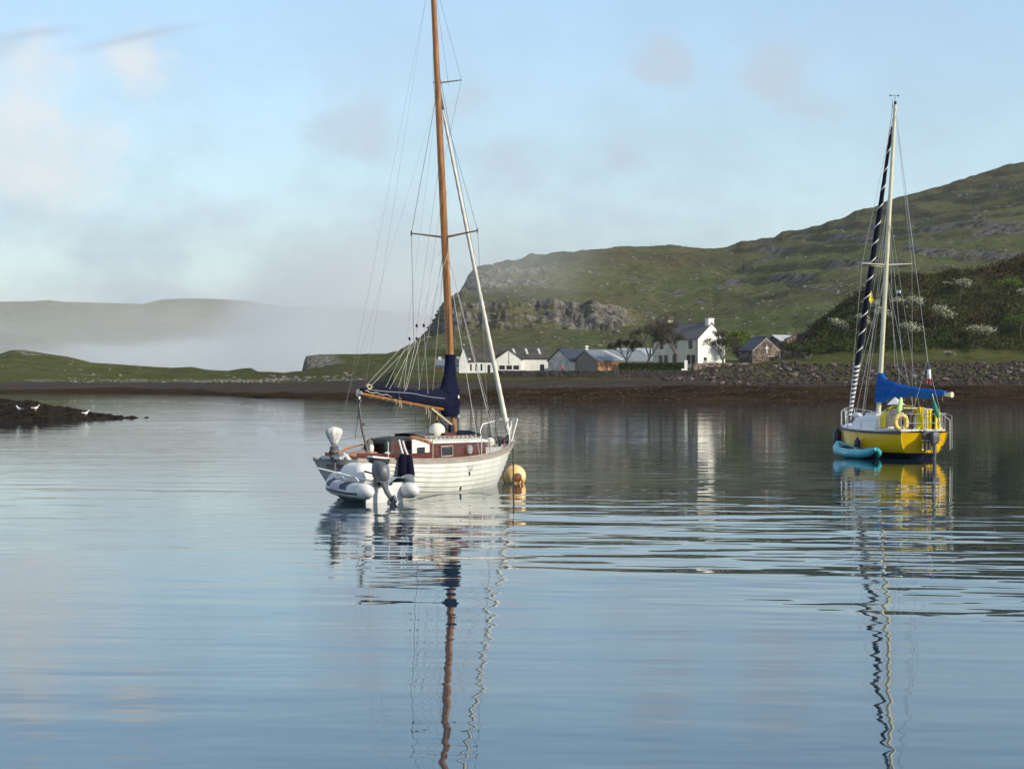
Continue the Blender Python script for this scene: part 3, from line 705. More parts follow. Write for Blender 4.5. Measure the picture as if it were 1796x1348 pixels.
# grab rail and coiled gear along the roof
for side in (-1, 1):
    mb = MB()
    for i in range(12):
        x = -.9+i*.2; mb.box((x, side*.48, 1.27), (.05, .03, .07))
    mb.tube([(-.95, side*.48, 1.31), (1.35, side*.45, 1.27)], .016, 6); mb.build('grab_rail', M['teak_weathered'], sloop)
mb = MB(); mb.box((.55, 0, 1.32), (.52, .52, .09)); mb.build('hatch', M['mahogany'], sloop)
mb = MB(); mb.loft([[Vector((x, y, 1.24+.11*math.sin(PI*(x+.32+1.32)/1.0)*.0+z)) for y, z in ((-.30, 0), (-.28, .12), (0, .15), (.28, .12), (.30, 0))] for x in (-1.05, -.6, -.2)], False); mb.build('sliding_hatch', M['dark_canvas'], sloop)

# coach-house sides: cream panel with small window, curved varnished trim, between hood and trunk
for side in (-1,):
    mb = MB(); mb.prism([(-1.86, side*.74, .80), (-1.14, side*.745, .82), (-1.14, side*.745, 1.14), (-1.40, side*.74, 1.22), (-1.86, side*.735, 1.30)], (0, -side, 0), .02); mb.build('quarter_panel', M['roof_white'], sloop, smooth=False)
    mb = MB(); mb.tube([(-1.95, side*.745, 1.33), (-1.6, side*.75, 1.28), (-1.3, side*.752, 1.22), (-1.08, side*.755, 1.16)], .035, 6); mb.build('curved_trim', M['varnish_boom'], sloop)
    mb = MB(); mb.box((-1.52, side*.762, 1.0), (.30, .012, .16)); mb.build('side_window', M['glass_dark'], sloop)
for side in (-1, 1):
    # cockpit coaming
    mb = MB(); mb.loft([[Vector((x, side*(y+o), z)) for o, z in ((0, z0-.06), (.03, z0-.06), (.03, z1), (0, z1))] for x, y, z0, z1 in ((-3.62, .42, .84, 1.00), (-3.2, .56, .80, .99), (-2.6, .68, .78, .95), (-1.9, .74, .76, .95), (-1.15, .77, .74, .96), (-.9, .78, .74, .86))], True, True, True)
    mb.build('coaming', M['mahogany'], sloop)
mb = MB()
mb.loft([[Vector((x, y*w, z+.05*(1-y*y))) for y in np.linspace(-1, 1, 7)]+[Vector((x, y*w, z-.10)) for y in (1, -1)] for x, w, z in ((-3.55, .42, .90), (-3.35, .48, .94), (-3.1, .50, .98), (-2.9, .48, 1.00))], True, True, True)
mb.build('stern_locker', M['varnish_boom'], sloop)
mb = MB(); mb.box((-2.55, 0, .80), (1.2, 1.0, .06)); mb.build('cockpit_sole', M['teak_weathered'], sloop)
# tiller
mb = MB(); mb.tube([(-3.75, .02, .98), (-3.3, .05, 1.10), (-2.6, .1, 1.16)], [.03, .026, .018], 6); mb.build('tiller', M['varnish_boom'], sloop)
# pram hood: maroon sides, dark top
for side in (-1, 1):
    mb = MB(); mb.prism([(-2.44+(.4 if side > 0 else 0), side*.50, .80), (-1.66, side*.60, .80), (-1.66, side*.58, 1.24), (-2.34+(.4 if side > 0 else 0), side*.48, 1.22), (-2.44+(.4 if side > 0 else 0), side*.48, 1.12)], (0, -side, 0), .02); mb.build('hood_side', M['maroon_canvas'], sloop, smooth=False)
mb = MB(); rings = []
for x, z, w in ((-2.10, 1.16, .38), (-2.06, 1.22, .40), (-1.95, 1.25, .42), (-1.7, 1.27, .48), (-1.45, 1.28, .54), (-1.2, 1.27, .56), (-1.0, 1.25, .52)):
    rings.append([Vector((x, y*w, z+.05*(1-y*y)-.07*(abs(y) > .98))) for y in np.linspace(-1, 1, 9)]+[Vector((x, y*w*.97, z-.05+.05*(1-y*y)-.05*(abs(y) > .98))) for y in np.linspace(1, -1, 9)])
mb.loft(rings, True, True, True); mb.build('hood_top', M['dark_canvas'], sloop)
mb = MB(); mb.box((-1.66, 0, 1.06), (.02, 1.1, .44)); mb.build('companionway_board', M['mahogany'], sloop)
# things standing in the cockpit
gas = MB(); gas.lathe([(.0, .12), (.05, .12), (.06, .16), (.06, .28), (.045, .33), (.02, .36), (0, .36)], 12); 
tag(gas.build('oil_lamp', M['green_paint'], None, loc=sloop.matrix_basis @ Vector((0, 0, 0))), 'small dark green lamp standing on the cockpit coaming of the white sloop', 'lamp')
lampo = COL.objects['oil_lamp']
def Wp(x, y, z, root=sloop): return (Matrix.Translation(root.location) @ Matrix.Rotation(root.rotation_euler.z, 4, 'Z')) @ Vector((x, y, z))
lampo.location = Wp(-2.62, -.56, .90)
lens = MB(); lens.sphere((0, 0, .06), .07, (1, 1, .9), 12, 8); lens.build('lamp_base', M['ball_white'], lampo)
pot = MB(); pot.sphere((0, 0, .20), .13, (.75, .9, 1.35), 12, 10); tag(pot.build('canvas_bag', mat('khaki', (.16, .155, .11), .9), None, loc=Wp(-2.72, -.14, .92)), 'greyish green canvas bag upright by the tiller of the white sloop', 'bag')
can = MB(); can.lathe([(.0, 0), (.055, 0), (.06, .15), (.03, .19), (0, .19)], 10)
tag(can.build('jerrycan', M['roof_white'], None, loc=Wp(-2.88, -.30, .98)), 'small white and green can at the stern corner of the cockpit', 'can')
bx = MB(); bx.box((0, 0, .06), (.10, .06, .04)); bx.build('can_label', M['green_paint'], COL.objects['jerrycan'])
wb = MB(); wb.box((0, 0, 0), (.55, .16, .035), Matrix.Rotation(.10, 3, 'Y')); tag(wb.build('white_board', M['white_plain'], None, loc=Wp(-3.30, -.78, .90), rotz=HEAD_A-.15), 'small white board lying on the side deck beside the cockpit', 'board')
wb2 = MB(); wb2.box((0, 0, 0), (.50, .22, .08)); wb2.box((-.2, 0, -.05), (.05, .2, .1)); wb2.box((.2, 0, -.05), (.05, .2, .1)); wb2.build('board_bracket', M['black_rubber'], COL.objects['white_board'], loc=(0, 0, -.07))

# spars
def spar(name, pts, rr, m, parent, n=12): mb = MB(); mb.tube(pts, rr, n); return mb.build(name, m, parent)
MX = 1.12
MT = Vector((MX-.90, .06, 12.55))       # truck of the mast
MB0 = Vector((MX, 0, 1.16))
def mast_pt(z): return MB0.lerp(MT, (z-MB0.z)/(MT.z-MB0.z))
mast = spar('mast', [mast_pt(z) for z in (1.16, 2, 4, 6, 8, 10, 11.5, 12.5)], [.085, .088, .090, .090, .085, .075, .066, .058], M['varnish'], sloop, 14)
mb = MB(); mb.tube([mast_pt(z)+Vector((-.100, 0, 0)) for z in (3.2, 12.4)], .012, 4); mb.build('sail_track', M['rust'], mast)
mb = MB(); mb.lathe([(.13, 0), (.13, .10), (.10, .16)], 12, Matrix.Translation(MB0-Vector((0, 0, .02)))); mb.build('mast_collar', M['varnish'], mast)
for z, s_ in ((1.75, 1), (1.55, -1)): mb = MB(); mb.lathe([(.045, -.05), (.03, 0), (.045, .05)], 8, Matrix.Translation(mast_pt(z)+Vector((0, -.12*s_, 0))) @ Matrix.Rotation(PI/2, 4, 'X')); mb.build('winch', M['steel'], mast)
# lower spreaders, slightly raised at the tips
LS = 6.05
for side in (-1, 1):
    p0 = mast_pt(LS); p1 = p0+Vector((-.02, side*.94, .13))
    sp_ = spar('spreader', [p0, p1], [.028, .017], M['varnish_boom'], mast, 6)
    mb = MB(); mb.tube([p1+Vector((0, 0, -.06)), p1+Vector((0, 0, .06))], .022, 6); mb.build('spreader_tip', M['wire'], sp_)
US = 9.72
for side in (-1, 1):
    p0 = mast_pt(US); p1 = p0+Vector((.44, side*.40, .10))
    spar('jumper_strut', [p0, p1], [.022, .016], M['wire'], mast, 6)
def stay(pts, name='stay', r=.006, m='wire', parent=sloop): mb = MB(); mb.tube(pts, r, 4); return mb.build(name, M[m], parent)
top = mast_pt(12.45)
for side in (-1, 1):
    tip = mast_pt(LS)+Vector((-.02, side*.94, .13)); ch = Vector((MX-.05, side*1.05, .80))
    stay([mast_pt(9.6), tip, ch], 'shroud', .0065)
    stay([mast_pt(5.9), Vector((MX+.4, side*1.02, .80))], 'shroud', .0065, 'wire_light')
    stay([mast_pt(5.9), Vector((MX-.5, side*1.04, .80))], 'shroud', .0065, 'wire_light')
    j = mast_pt(US)+Vector((.44, side*.40, .10)); stay([mast_pt(12.4), j, mast_pt(7.6)], 'jumper_stay', .0045)
    stay([mast_pt(9.5), Vector((-2.9, side*.85, .82))], 'running_backstay', .0025)
stay([top, Vector((-3.84, 0, .9))], 'backstay', .003)
stay([mast_pt(12.3)+Vector((-.1, 0, 0)), Vector((-2.72, 0, 2.32))], 'topping_lift', .003, 'wire')
# furled headsail on the forestay
FT, FB = mast_pt(9.35)+Vector((.10, 0, 0)), Vector((3.72, 0, 1.20))
mb = MB(); N = 90; pts = []; rr = []
for i in range(N+1):
    t = i/N; pts.append(FB.lerp(FT, t*.965)); rr.append((.065-.035*t+.004*math.sin(i*1.9))*(1 if .02 < t < .985 else .5))
mb.tube(pts, rr, 10); jib = mb.build('furled_headsail', M['sail_white'], sloop)
mb = MB(); mb.tube([FB+Vector((.02, 0, -.14)), FB+Vector((-.01, 0, .05))], .075, 10); mb.tube([FB+Vector((.03, 0, -.16)), FB+Vector((.025, 0, -.12))], .11, 10); mb.build('furling_drum', M['black_rubber'], jib)
mb = MB(); p = FB.lerp(FT, .97); q = FT+Vector((-.08, 0, .5)); mb.tube([p, p.lerp(q, .3), q], [.05, .03, .014], 8); mb.build('furler_swivel', M['black_rubber'], jib)
mb = MB(); mb.tube([FB, FT+Vector((-.08, 0, .7))], .007, 4); mb.build('forestay', M['wire'], jib)
stay([top, mast_pt(US)+Vector((.5, .0, .0)), ], 'jumper_stay', .004)
for k in (.3, .45): stay([mast_pt(5.7)+Vector((.1, 0, 0)), Vector((2.0+k, -.45, 1.02))], 'halyard', .005, 'wire_light')
stay([mast_pt(9.0)+Vector((.09, 0, 0)), Vector((MX+.14, 0, 1.4))], 'halyard', .004)
mb = MB(); p = mast_pt(7.05)+Vector((.10, 0, 0)); mb.box(p, (.05, .06, .22)); mb.build('steaming_light', M['black_rubber'], mast)
mb = MB(); p = mast_pt(5.65)+Vector((.10, 0, 0)); mb.box(p, (.05, .05, .12)); mb.build('steaming_light', M['steel'], mast)
# boom, its sail and cover
BA, BB = Vector((MX-.10, 0, 1.90)), Vector((MX-4.0, 0.0, 2.33))
boom = spar('boom', [BA.lerp(BB, t) for t in (0, .3, .6, .9, 1)], [.056, .060, .060, .055, .048], M['varnish_boom'], sloop, 10)
mb = MB(); mb.tube([BB+Vector((.02, 0, 0)), BB+Vector((-.05, 0, .01))], .05, 10); mb.tube([BB+Vector((-.05, 0, .08)), BB+Vector((-.14, 0, .05)), BB+Vector((-.14, 0, -.06)), BB+Vector((-.04, 0, -.09))], .012, 5); mb.build('boom_end', M['steel'], boom)
mb = MB(); rings = []
for i in range(25):
    t = i/24; p = BA.lerp(BB, t*.995)+Vector((0, 0, .075))
    hgt = float(np.interp(t, [0, .06, .12, .2, .35, .6, .8, .93, 1], [.64, .58, .50, .40, .35, .31, .25, .17, .13]))*(1+.05*math.sin(i*1.7)); wd = float(np.interp(t, [0, .1, .3, .7, 1], [.17, .17, .15, .11, .05]))*(1+.06*math.sin(i*2.3+1))
    ring = []
    for k in range(14):
        a = 2*PI*k/14; yy = math.sin(a)*wd; zz = (-math.cos(a)*.5+.5)
        zz = zz*hgt-.09; yy *= (1.0-.45*(zz/hgt))+.05
        ring.append(p+Vector((0, yy, zz)))
    rings.append(ring)
mb.loft(rings, True, True, True)
cov = mb.build('sail_cover', M['navy_canvas'], sloop, angle=60)
mb = MB(); rings = []                         # the part of the cover laced up round the mast
for i in range(19):
    t = i/18; z = 1.74+t*1.50; c = mast_pt(z)
    aft = float(np.interp(t, [0, .08, .2, .4, .55, .62, .8, .95, 1], [.34, .48, .60, .54, .38, .30, .20, .13, .13])); fw = float(np.interp(t, [0, .2, .5, .65, 1], [.16, .19, .17, .13, .12])); wd = float(np.interp(t, [0, .2, .5, .65, 1], [.14, .20, .17, .13, .12]))
    wob = 1+.05*math.sin(i*1.9)
    rings.append([c+Vector((math.cos(a)*(fw if math.cos(a) > 0 else aft)*wob, math.sin(a)*wd*wob, 0)) for a in [2*PI*k/16 for k in range(16)]])
mb.loft(rings, True, True, True); mb.build('mast_cover', M['navy_canvas'], cov, angle=60)
mb = MB(); mb.box(mast_pt(2.22)+Vector((-.05, -.215, 0)), (.05, .02, .07)); mb.build('cover_badge', M['white_plain'], cov)
# seam piping along the cover
mb = MB(); mb.tube([BA.lerp(BB, t)+Vector((0, -float(np.interp(t, [.15, .3, .7, 1], [.165, .15, .115, .06])), float(np.interp(t, [.15, .3, .5, .8, 1], [.22, .19, .20, .12, .10])))) for t in np.linspace(.15, .95, 14)], .006, 4); mb.build('piping', M['pvc_grey'], cov)
# lacing and reef ties
mb = MB()
for t in (.60, .66, .72, .78, .84, .90):
    c = BA.lerp(BB, t); mb.tube([c+Vector((math.cos(a)*.012, math.sin(a)*.066, math.cos(a)*.072)) for a in np.linspace(0, 6.28, 12)], .010, 4)
mb.tube([BA.lerp(BB, t)+Vector((0, -.09, .05+.015*math.sin(t*60))) for t in np.linspace(.55, .98, 20)], .010, 4)
mb.build('cover_lacing', M['rope_cream'], boom)
for t, L_ in ((.30, .30), (.33, .22), (.60, .20), (.62, .16), (.66, .12), (.5, .10)):
    c = BA.lerp(BB, t); stay([c+Vector((0, -.06, -.02)), c+Vector((.01, -.09, -L_*.6)), c+Vector((.03, -.07, -L_))], 'reef_tie', .010, 'rope_cream', boom)
mb = MB(); c = BB+Vector((.28, -.06, .14)); mb.tube([c+Vector((math.cos(a)*.09+.0, 0, math.sin(a)*.045)) for a in np.linspace(0, 6.28, 14)], .018, 5); mb.build('rope_coil', M['rope_cream'], boom)
# lazy jacks
for side in (-1, 1):
    n1 = BA.lerp(BB, .44)+Vector((0, side*.10, 1.50)); n2 = BA.lerp(BB, .36)+Vector((0, side*.10, 1.85))
    stay([mast_pt(5.75)+Vector((0, side*.12, 0)), n1], 'lazy_jack', .0045, 'wire_light'); stay([mast_pt(7.6)+Vector((0, side*.1, 0)), n2], 'lazy_jack', .0045)
    for t in ((.93, .74, .58) if side < 0 else (.90, .70, .50)): stay([n1, BA.lerp(BB, t)+Vector((0, side*.12, .20))], 'lazy_jack', .0045, 'wire_light')
    for t in (.56, .32): stay([n2, BA.lerp(BB, t)+Vector((0, side*.12, .26))], 'lazy_jack', .0045, 'wire_light')
    for n_ in (n1, n2): mb = MB(); mb.sphere(n_, .03, (1, 1, 1.6), 6, 5); mb.build('block', M['black_rubber'], sloop)
# boom crutch
mb = MB(); mb.tube([(-3.02, -.30, 1.0), (-3.0, -.12, 1.55), (-2.98, -.03, 2.13)], [.035, .030, .028], 6); mb.tube([(-3.05, .02, 1.30), (-2.98, -.03, 2.0)], .012, 4); mb.box((-2.98, 0, 2.16), (.07, .16, .08)); mb.box((-2.95, -.12, 1.62), (.05, .06, .08))
mb.build('boom_crutch', M['grey_dark'], sloop)
mb = MB(); mb.tube([(-2.98, 0, 2.14), (-2.90, 0, 2.24)], .02, 6); mb.build('crutch_head', M['steel'], sloop)
# kicker strut, from mast to boom, pale
mb = MB(); mb.tube([mast_pt(1.52)+Vector((-.09, -.04, 0)), BA.lerp(BB, .25)+Vector((0, -.03, -.05))], .026, 6); mb.build('kicking_strap', M['rope_cream'], sloop)
mb = MB(); mb.tube([mast_pt(1.30)+Vector((-.09, 0, 0)), BA.lerp(BB, .23)+Vector((0, .03, -.05))], .018, 5); mb.box(mast_pt(1.45)+Vector((-.18, -.05, 0)), (.14, .08, .2)); mb.build('kicker_tackle', M['black_rubber'], sloop)
# stanchions, pulpit, guard wires
def dk(u, side, f=.06): p = H.P(u, 0, side); return Vector((p.x, p.y-side*f, p.z))
stz = .56
ST = []
for side in (-1, 1):
    ps = [dk(u, side) for u in (.13, .325, .59)]
    for i, p in enumerate(ps):
        mb = MB(); mb.tube([p, p+Vector((0, 0, stz if i else .42))], .013, 6); mb.tube([p, p+Vector((0, 0, .05))], .03, 6); mb.build('stanchion', M['steel'] if i != 1 else M['rope_cream'], sloop)
    a = dk(.89, side)
    stay([ps[0]+Vector((0, 0, .42)), ps[1]+Vector((0, 0, stz)), ps[2]+Vector((0, 0, stz)), a+Vector((0, 0, stz))], 'guard_wire', .004)
    stay([ps[0]+Vector((0, 0, .2)), ps[1]+Vector((0, 0, stz*.5)), ps[2]+Vector((0, 0, stz*.5)), a+Vector((0, 0, .28))], 'guard_wire', .004)
mb = MB(); a, b = dk(.89, -1), dk(.89, 1); c, d = dk(.955, -1), dk(.955, 1); tipx = Vector((3.95, 0, 1.68))
mb.tube([a, a+Vector((.02, 0, .40)), a+Vector((.12, 0, .55)), c+Vector((.02, -.04, .60)), Vector((3.90, -.16, 1.66)), tipx, Vector((3.90, .16, 1.66)), d+Vector((.02, .04, .60)), b+Vector((.12, 0, .55)), b+Vector((.02, 0, .40)), b], .009, 6)
for p in (c, d): mb.tube([p, p+Vector((.03, 0, .60))], .014, 6)
for y in (-.12, .12): mb.tube([Vector((3.70, y*.6, 1.04)), Vector((3.92, y*1.2, 1.66))], .018, 6)
mb.build('pulpit', M['steel'], sloop)
# ground tackle at the bow
mb = MB(); mb.tube([(2.72, .05, 1.06), (3.1, 0, 1.14), (3.5, 0, 1.12), (3.86, 0, 1.10)], [.09, .10, .07, .05], 8); mb.tube([(2.9, -.22, 1.02), (3.15, -.05, 1.16), (3.4, .08, 1.10)], .05, 6); mb.tube([(3.3, -.1, 1.08), (3.55, -.06, 1.16)], .06, 6); mb.build('anchor_windlass', M['black_rubber'], sloop)
mb = MB(); mb.tube([(2.98, -.30, .98), (2.98, -.30, 1.14)], .018, 6); mb.build('rope_peg', M['red_paint'], sloop)
mb = MB(); mb.box((3.86, 0, 1.10), (.16, .10, .07)); mb.build('stem_head_fitting', M['steel'], sloop)
# hull side fittings, skin outlets
for u, z in ((.50, .42), (.465, .10)):
    gg = [g for g in np.linspace(0, 1, 60)]; g = min(gg, key=lambda q: abs(H.P(u, q).z-z)); p = H.P(u, g, -1, .022)
    mb = MB(); mb.box(p, (.05, .03, .09)); mb.build('skin_fitting', M['black_rubber'], sloop)
p = H.P(.50, .02, -1, .04)
mb = MB(); mb.tube([p+Vector((.10*math.cos(a), -.01, -.10+.12*math.sin(a))) for a in np.linspace(PI, 2*PI, 9)], .007, 4); mb.build('side_rope', M['wire'], sloop)

# ---- covered outboard hanging on the stern bracket
OB = Vector((-3.93, -.02, -.06))
mb = MB(); mb.box((-3.93, .02, .90), (.16, .50, .06)); mb.tube([(-3.93, -.22, .92), (-3.86, -.28, .96), (-3.58, -.40, .62)], .045, 6); mb.tube([(-3.93, -.2, .90), (-3.93, -.3, 1.0)], .03, 6)
mb.build('motor_bracket', M['pvc_light'], sloop)
mb = MB(); mb.lathe([(.08, .92), (.11, .97), (.09, 1.03), (.12, 1.08), (.095, 1.15), (.10, 1.19), (.06, 1.23)], 12, Matrix.Translation(OB)); mo = mb.build('wrapped_outboard', M['grey_dark'], sloop, angle=25)
mb = MB(); 
rings = []
for r_, z in ((.06, 1.19), (.085, 1.24), (.13, 1.33), (.175, 1.42), (.19, 1.49), (.175, 1.54), (.12, 1.57), (.04, 1.58)):
    rings.append([Vector((OB.x+math.cos(a)*r_*1.12*(1+.03*math.sin(a*9)), OB.y+math.sin(a)*r_*.95*(1+.03*math.sin(a*9)), z+.012*math.sin(a*2))) for a in [2*PI*k/36 for k in range(36)]])
mb.loft(rings, True, True, True); mb.build('motor_hood', M['cover_white'], mo, angle=80)
mb = MB(); mb.tube([OB+Vector((0, 0, .92)), OB+Vector((.02, -.01, .55))], .04, 8); mb.build('motor_leg', M['grey_dark'], mo)

# ---- loose things carried by the sloop (each its own object)
def ball(px_, r, loc, label, up=1):
    mb = MB(); mb.sphere((0, 0, 0), r, (1, 1, .96), 22, 14); o = mb.build('ball_fender', M['ball_white'], None, loc=loc); tag(o, label, 'fender', 'white ball fenders on the white sloop')
    mb = MB(); mb.tube([(0, 0, r*.9), (0, 0, r+.05)], .022, 8); mb.build('eye', M['navy_canvas'], o)
    return o
b1 = ball(0, .19, Wp(.36, 0.0, 1.42), 'large white ball fender hanging under the boom on the cabin roof')
mb = MB(); mb.tube([(0, 0, .2), (0, 0, .56)], .014, 5); mb.build('rope', M['rope_orange'], b1)
b2 = ball(0, .12, Wp(2.33, -.28, 1.10), 'smaller white ball fender lying on the foredeck')
for (u, rot_, lab, dzz) in ((.155, 0.03, 'straight-hanging navy cloth-covered fender on the hull of the white sloop', .0), (.185, -.16, 'slanting navy cloth-covered fender on the hull of the white sloop', -.02)):
    p = H.P(u, .12, -1, .13); mb = MB()
    rings = []
    for r_, z in ((.03, .31), (.075, .28), (.095, .20), (.10, 0), (.10, -.18), (.085, -.27), (.04, -.31)):
        rings.append([Vector((r_*math.cos(a), r_*math.sin(a), z)) for a in [2*PI*k/14 for k in range(14)]])
    mb.loft(rings, True, True, True); o = mb.build('hanging_fender', M['navy_fleece'], None, loc=Wp(p.x, p.y, .66+dzz)); o.rotation_euler = (rot_*.3, rot_, HEAD_A)
    tag(o, lab, 'fender', 'navy fenders on the starboard quarter')
    mb = MB(); mb.tube([(0, 0, .30), (.0, .06, .46), (-.02 if rot_ > 0 else .02, .10, .62)], .02, 5); mb.build('lanyard', M['white_plain'], o)
mb = MB(); rings = []
for i in range(13):
    t = i/12; x = -.62+1.24*t; h = .10*math.sin(PI*min(max(t, .04), .96))**.5*(1+.15*math.sin(i*2.1)); rings.append([Vector((x, math.cos(a)*.22*(1+.1*math.sin(i)), h*.5+math.sin(a)*h*.6)) for a in [2*PI*k/10 for k in range(10)]])
mb.loft(rings, True, True, True); o = mb.build('folded_sail_bag', M['navy_canvas'], None, loc=Wp(1.55, 0, 1.29), rotz=HEAD_A); tag(o, 'flat navy bag folded on the cabin roof just ahead of the varnished mast', 'bag')
o.rotation_euler = (0, .05, HEAD_A)
mb = MB()
for k in range(3): mb.tube([Vector((math.cos(a)*(.16+.02*k)+.03*math.sin(3*a+k), math.sin(a)*.10, .02+.03*k)) for a in np.linspace(0, 6.28, 14)], .018, 5)
o = mb.build('coiled_rope', M['grey_dark'], None, loc=Wp(-.72, -.2, 1.28), rotz=HEAD_A); tag(o, 'dark coil of rope lying on the white cabin roof beside the hatch', 'rope')

# ---- mooring buoy and line
mb = MB(); mb.sphere((0, 0, 0), .30, (1, 1, .98), 26, 16)
buoy = mb.build('mooring_buoy', M['buoy_orange'], None, loc=at(902, 836, 56.0)); buoy.location.z = .17; buoy.rotation_euler = (.25, -.2, .3)
tag(buoy, 'faded orange mooring buoy floating ahead of the white sloop', 'buoy')
Rb = Matrix.Rotation(math.radians(78), 4, 'X')
mb = MB(); mb.lathe([(.03, .28), (.10, .275), (.11, .295), (.06, .315), (.0, .315)], 14, Rb @ Matrix.Identity(4)); mb.build('hub', M['rust'], buoy)
mb = MB(); mb.tube([Vector((.30*math.cos(a), .30*math.sin(a)*.2-.0, .30*math.sin(a))) for a in np.linspace(0, 6.28, 24)], .012, 5); mb.build('seam', M['rust'], buoy)
mb = MB(); mb.tube([(.05, -.31, .02), (.09, -.36, -.05), (.03, -.36, -.13), (-.04, -.33, -.08)], .022, 6); mb.build('shackle', M['rust'], buoy)
mb = MB(); p = Wp(3.90, -.02, 1.04); q = Vector((p.x+.02, p.y, -.5))
mb.tube([p, p.lerp(q, .3), p.lerp(q, .6), q], [.026, .022, .026, .024], 6); tag(mb.build('mooring_line', M['chain_dark'], None), 'weedy mooring rope hanging straight down from the bow of the white sloop', 'rope')

# ============================================================ inflatable dinghy
DH = math.radians(90+36)                      # heading: away and to the left
ding = thing('inflatable_dinghy', 'white inflatable dinghy with grey outboard moored alongside the white sloop', 'dinghy', (-2.73, 46.95, 0), DH)
R0 = .175; TS = .57                            # tube radius, half spacing of the tubes
def dtube(side):
    pts = [(-.06, side*TS, .25), (.35, side*TS, .25), (.9, side*(TS-.02), .28), (1.3, side*(TS-.10), .31), (1.6, side*(TS-.28), .36), (1.78, side*.16, .41), (1.82, 0, .43)]
    return pts
for side in (-1, 1):
    mb = MB(); mb.tube(dtube(side), R0, 20, caps=False); mb.build('side_tube', M['pvc_light'], ding)
    mb = MB(); mb.lathe([(R0+.001, 0), (R0+.001, -.05), (R0*.96, -.13), (R0*.80, -.22), (R0*.52, -.30), (R0*.25, -.335), (.0, -.345)], 20, Matrix.Translation((-.05, side*TS, .25)) @ Matrix.Rotation(PI/2, 4, 'Y'))
    mb.build('end_cone', M['pvc_white'], ding)
    for a0, nm_, m_ in ((-.30, 'rubbing_band', 'pvc_navy'), (-.06, 'rubbing_band', 'white_plain'), (-.54, 'rubbing_band', 'white_plain')):
        mb = MB(); pts = dtube(side); out = []
        for i, p in enumerate(pts):
            p = Vector(p); tdir = (Vector(pts[min(i+1, 6)])-Vector(pts[max(i-1, 0)])).normalized(); o_ = Vector((tdir.y, -tdir.x, 0)).normalized()*(1 if side < 0 else -1)
            if i == 6: o_ = Vector((1, 0, 0))
            out.append(p+o_*R0*math.cos(a0)+Vector((0, 0, R0*math.sin(a0))))
        mb.tube(out, .024 if m_ == 'pvc_navy' else .016, 6); mb.build(nm_, M[m_], ding)
    # navy patches wrapped over the tube
    for (x0, x1) in ((.35, .62), (1.10, 1.30)):
        mb = MB(); rings = []
        for x in (x0, x1):
            pp = dtube(side); cyy = float(np.interp(x, [q[0] for q in pp], [q[1] for q in pp])); czz = float(np.interp(x, [q[0] for q in pp], [q[2] for q in pp]))
            rings.append([Vector((x+.05*math.sin(3*a), cyy+side*math.cos(a)*(R0+.004), czz+math.sin(a)*(R0+.004))) for a in np.linspace(.1, 2.0, 10)])
        mb.loft(rings, False); mb.build('navy_patch', M['pvc_navy'], ding)
    mb = MB()
    for x in (.2, .75, 1.2):
        pp = dtube(side); cyy = float(np.interp(x, [q[0] for q in pp], [q[1] for q in pp])); mb.tube([(x-.09, cyy+side*.02, .47), (x, cyy+side*.03, .53), (x+.09, cyy+side*.02, .48)], .018, 5)
    mb.build('grab_handle', M['white_plain'], ding)
pnl = MB(); rings = []
for x in (.66, 1.05): rings.append([Vector((x, TS+math.cos(a)*(R0+.005), .275+math.sin(a)*(R0+.005))) for a in np.linspace(.0, .9, 6)])
pnl.loft(rings, False); pnl.build('maker_patch', mat('lilac_print', (.55, .42, .50), .5, col2=(.45, .36, .46), vscale=14), ding)
mb = MB(); mb.loft([[Vector((x, y, z)) for y, z in ((-TS+.12, .10), (-.25, -.02), (0, -.06), (.25, -.02), (TS-.12, .10))] for x in (.0, .6, 1.2)]+[[Vector((1.7, y*.3, .25)) for y in (-.4, -.2, 0, .2, .4)]], False); mb.build('hull_floor', M['pvc_grey'], ding)
mb = MB(); mb.prism([(0, -TS+.10, -.04), (0, TS-.10, -.04), (0, TS-.12, .42), (0, .22, .42), (0, .18, .36), (0, -.18, .36), (0, -.22, .42), (0, -TS+.12, .42)], (.05, 0, 0), 1); mb.build('transom', M['pvc_light'], ding, smooth=False)
mb = MB(); mb.box((-.01, -.1, .03), (.02, .05, .04)); mb.build('drain_plug', M['black_rubber'], ding)
mb = MB(); mb.box((.55, 0, .36), (.22, 1.0, .05)); mb.build('thwart', M['pvc_grey'], ding)
# grey cover sheet over the starboard side
mb = MB(); mb.loft([[Vector((x, y, z)) for y, z in ((-.10, .36+.05*k), (-.34, .52), (-.60, .50), (-.78, .38))] for k, x in enumerate((.05, .35, .75))], False); mb.build('spray_sheet', M['pvc_grey'], ding)
# outboard of the dinghy
mo = thing('outboard', None, None); mo.parent = ding; mo.location = (0, .17, 0)
mb = MB(); mb.loft([[Vector((-.13+.16*s_*math.copysign(abs(math.cos(a))**.7, math.cos(a))*1.25-.06*(z-.6), .02+.14*s_*math.copysign(abs(math.sin(a))**.7, math.sin(a)), z+.10*math.cos(a)*s_*.5)) for a in [2*PI*k/18 for k in range(18)]] for z, s_ in ((.50, .70), (.54, 1.0), (.66, 1.12), (.78, 1.05), (.85, .78), (.87, .3))], True, True, True); mb.box((-.14, .02, .50), (.26, .2, .10)); mo2 = mb.build('motor_head', M['grey_motor'], mo, angle=60)
mb = MB(); mb.tube([(-.18, .0, .50), (-.26, -.05, .25), (-.38, -.10, .08)], [.07, .055, .05], 8); mb.box((-.42, -.12, .06), (.20, .05, .16), Matrix.Rotation(.6, 3, 'Y')); mb.build('motor_leg', M['grey_motor'], mo)
mb = MB(); mb.box((-.05, .0, .44), (.14, .20, .16)); mb.build('clamp', M['grey_dark'], mo)
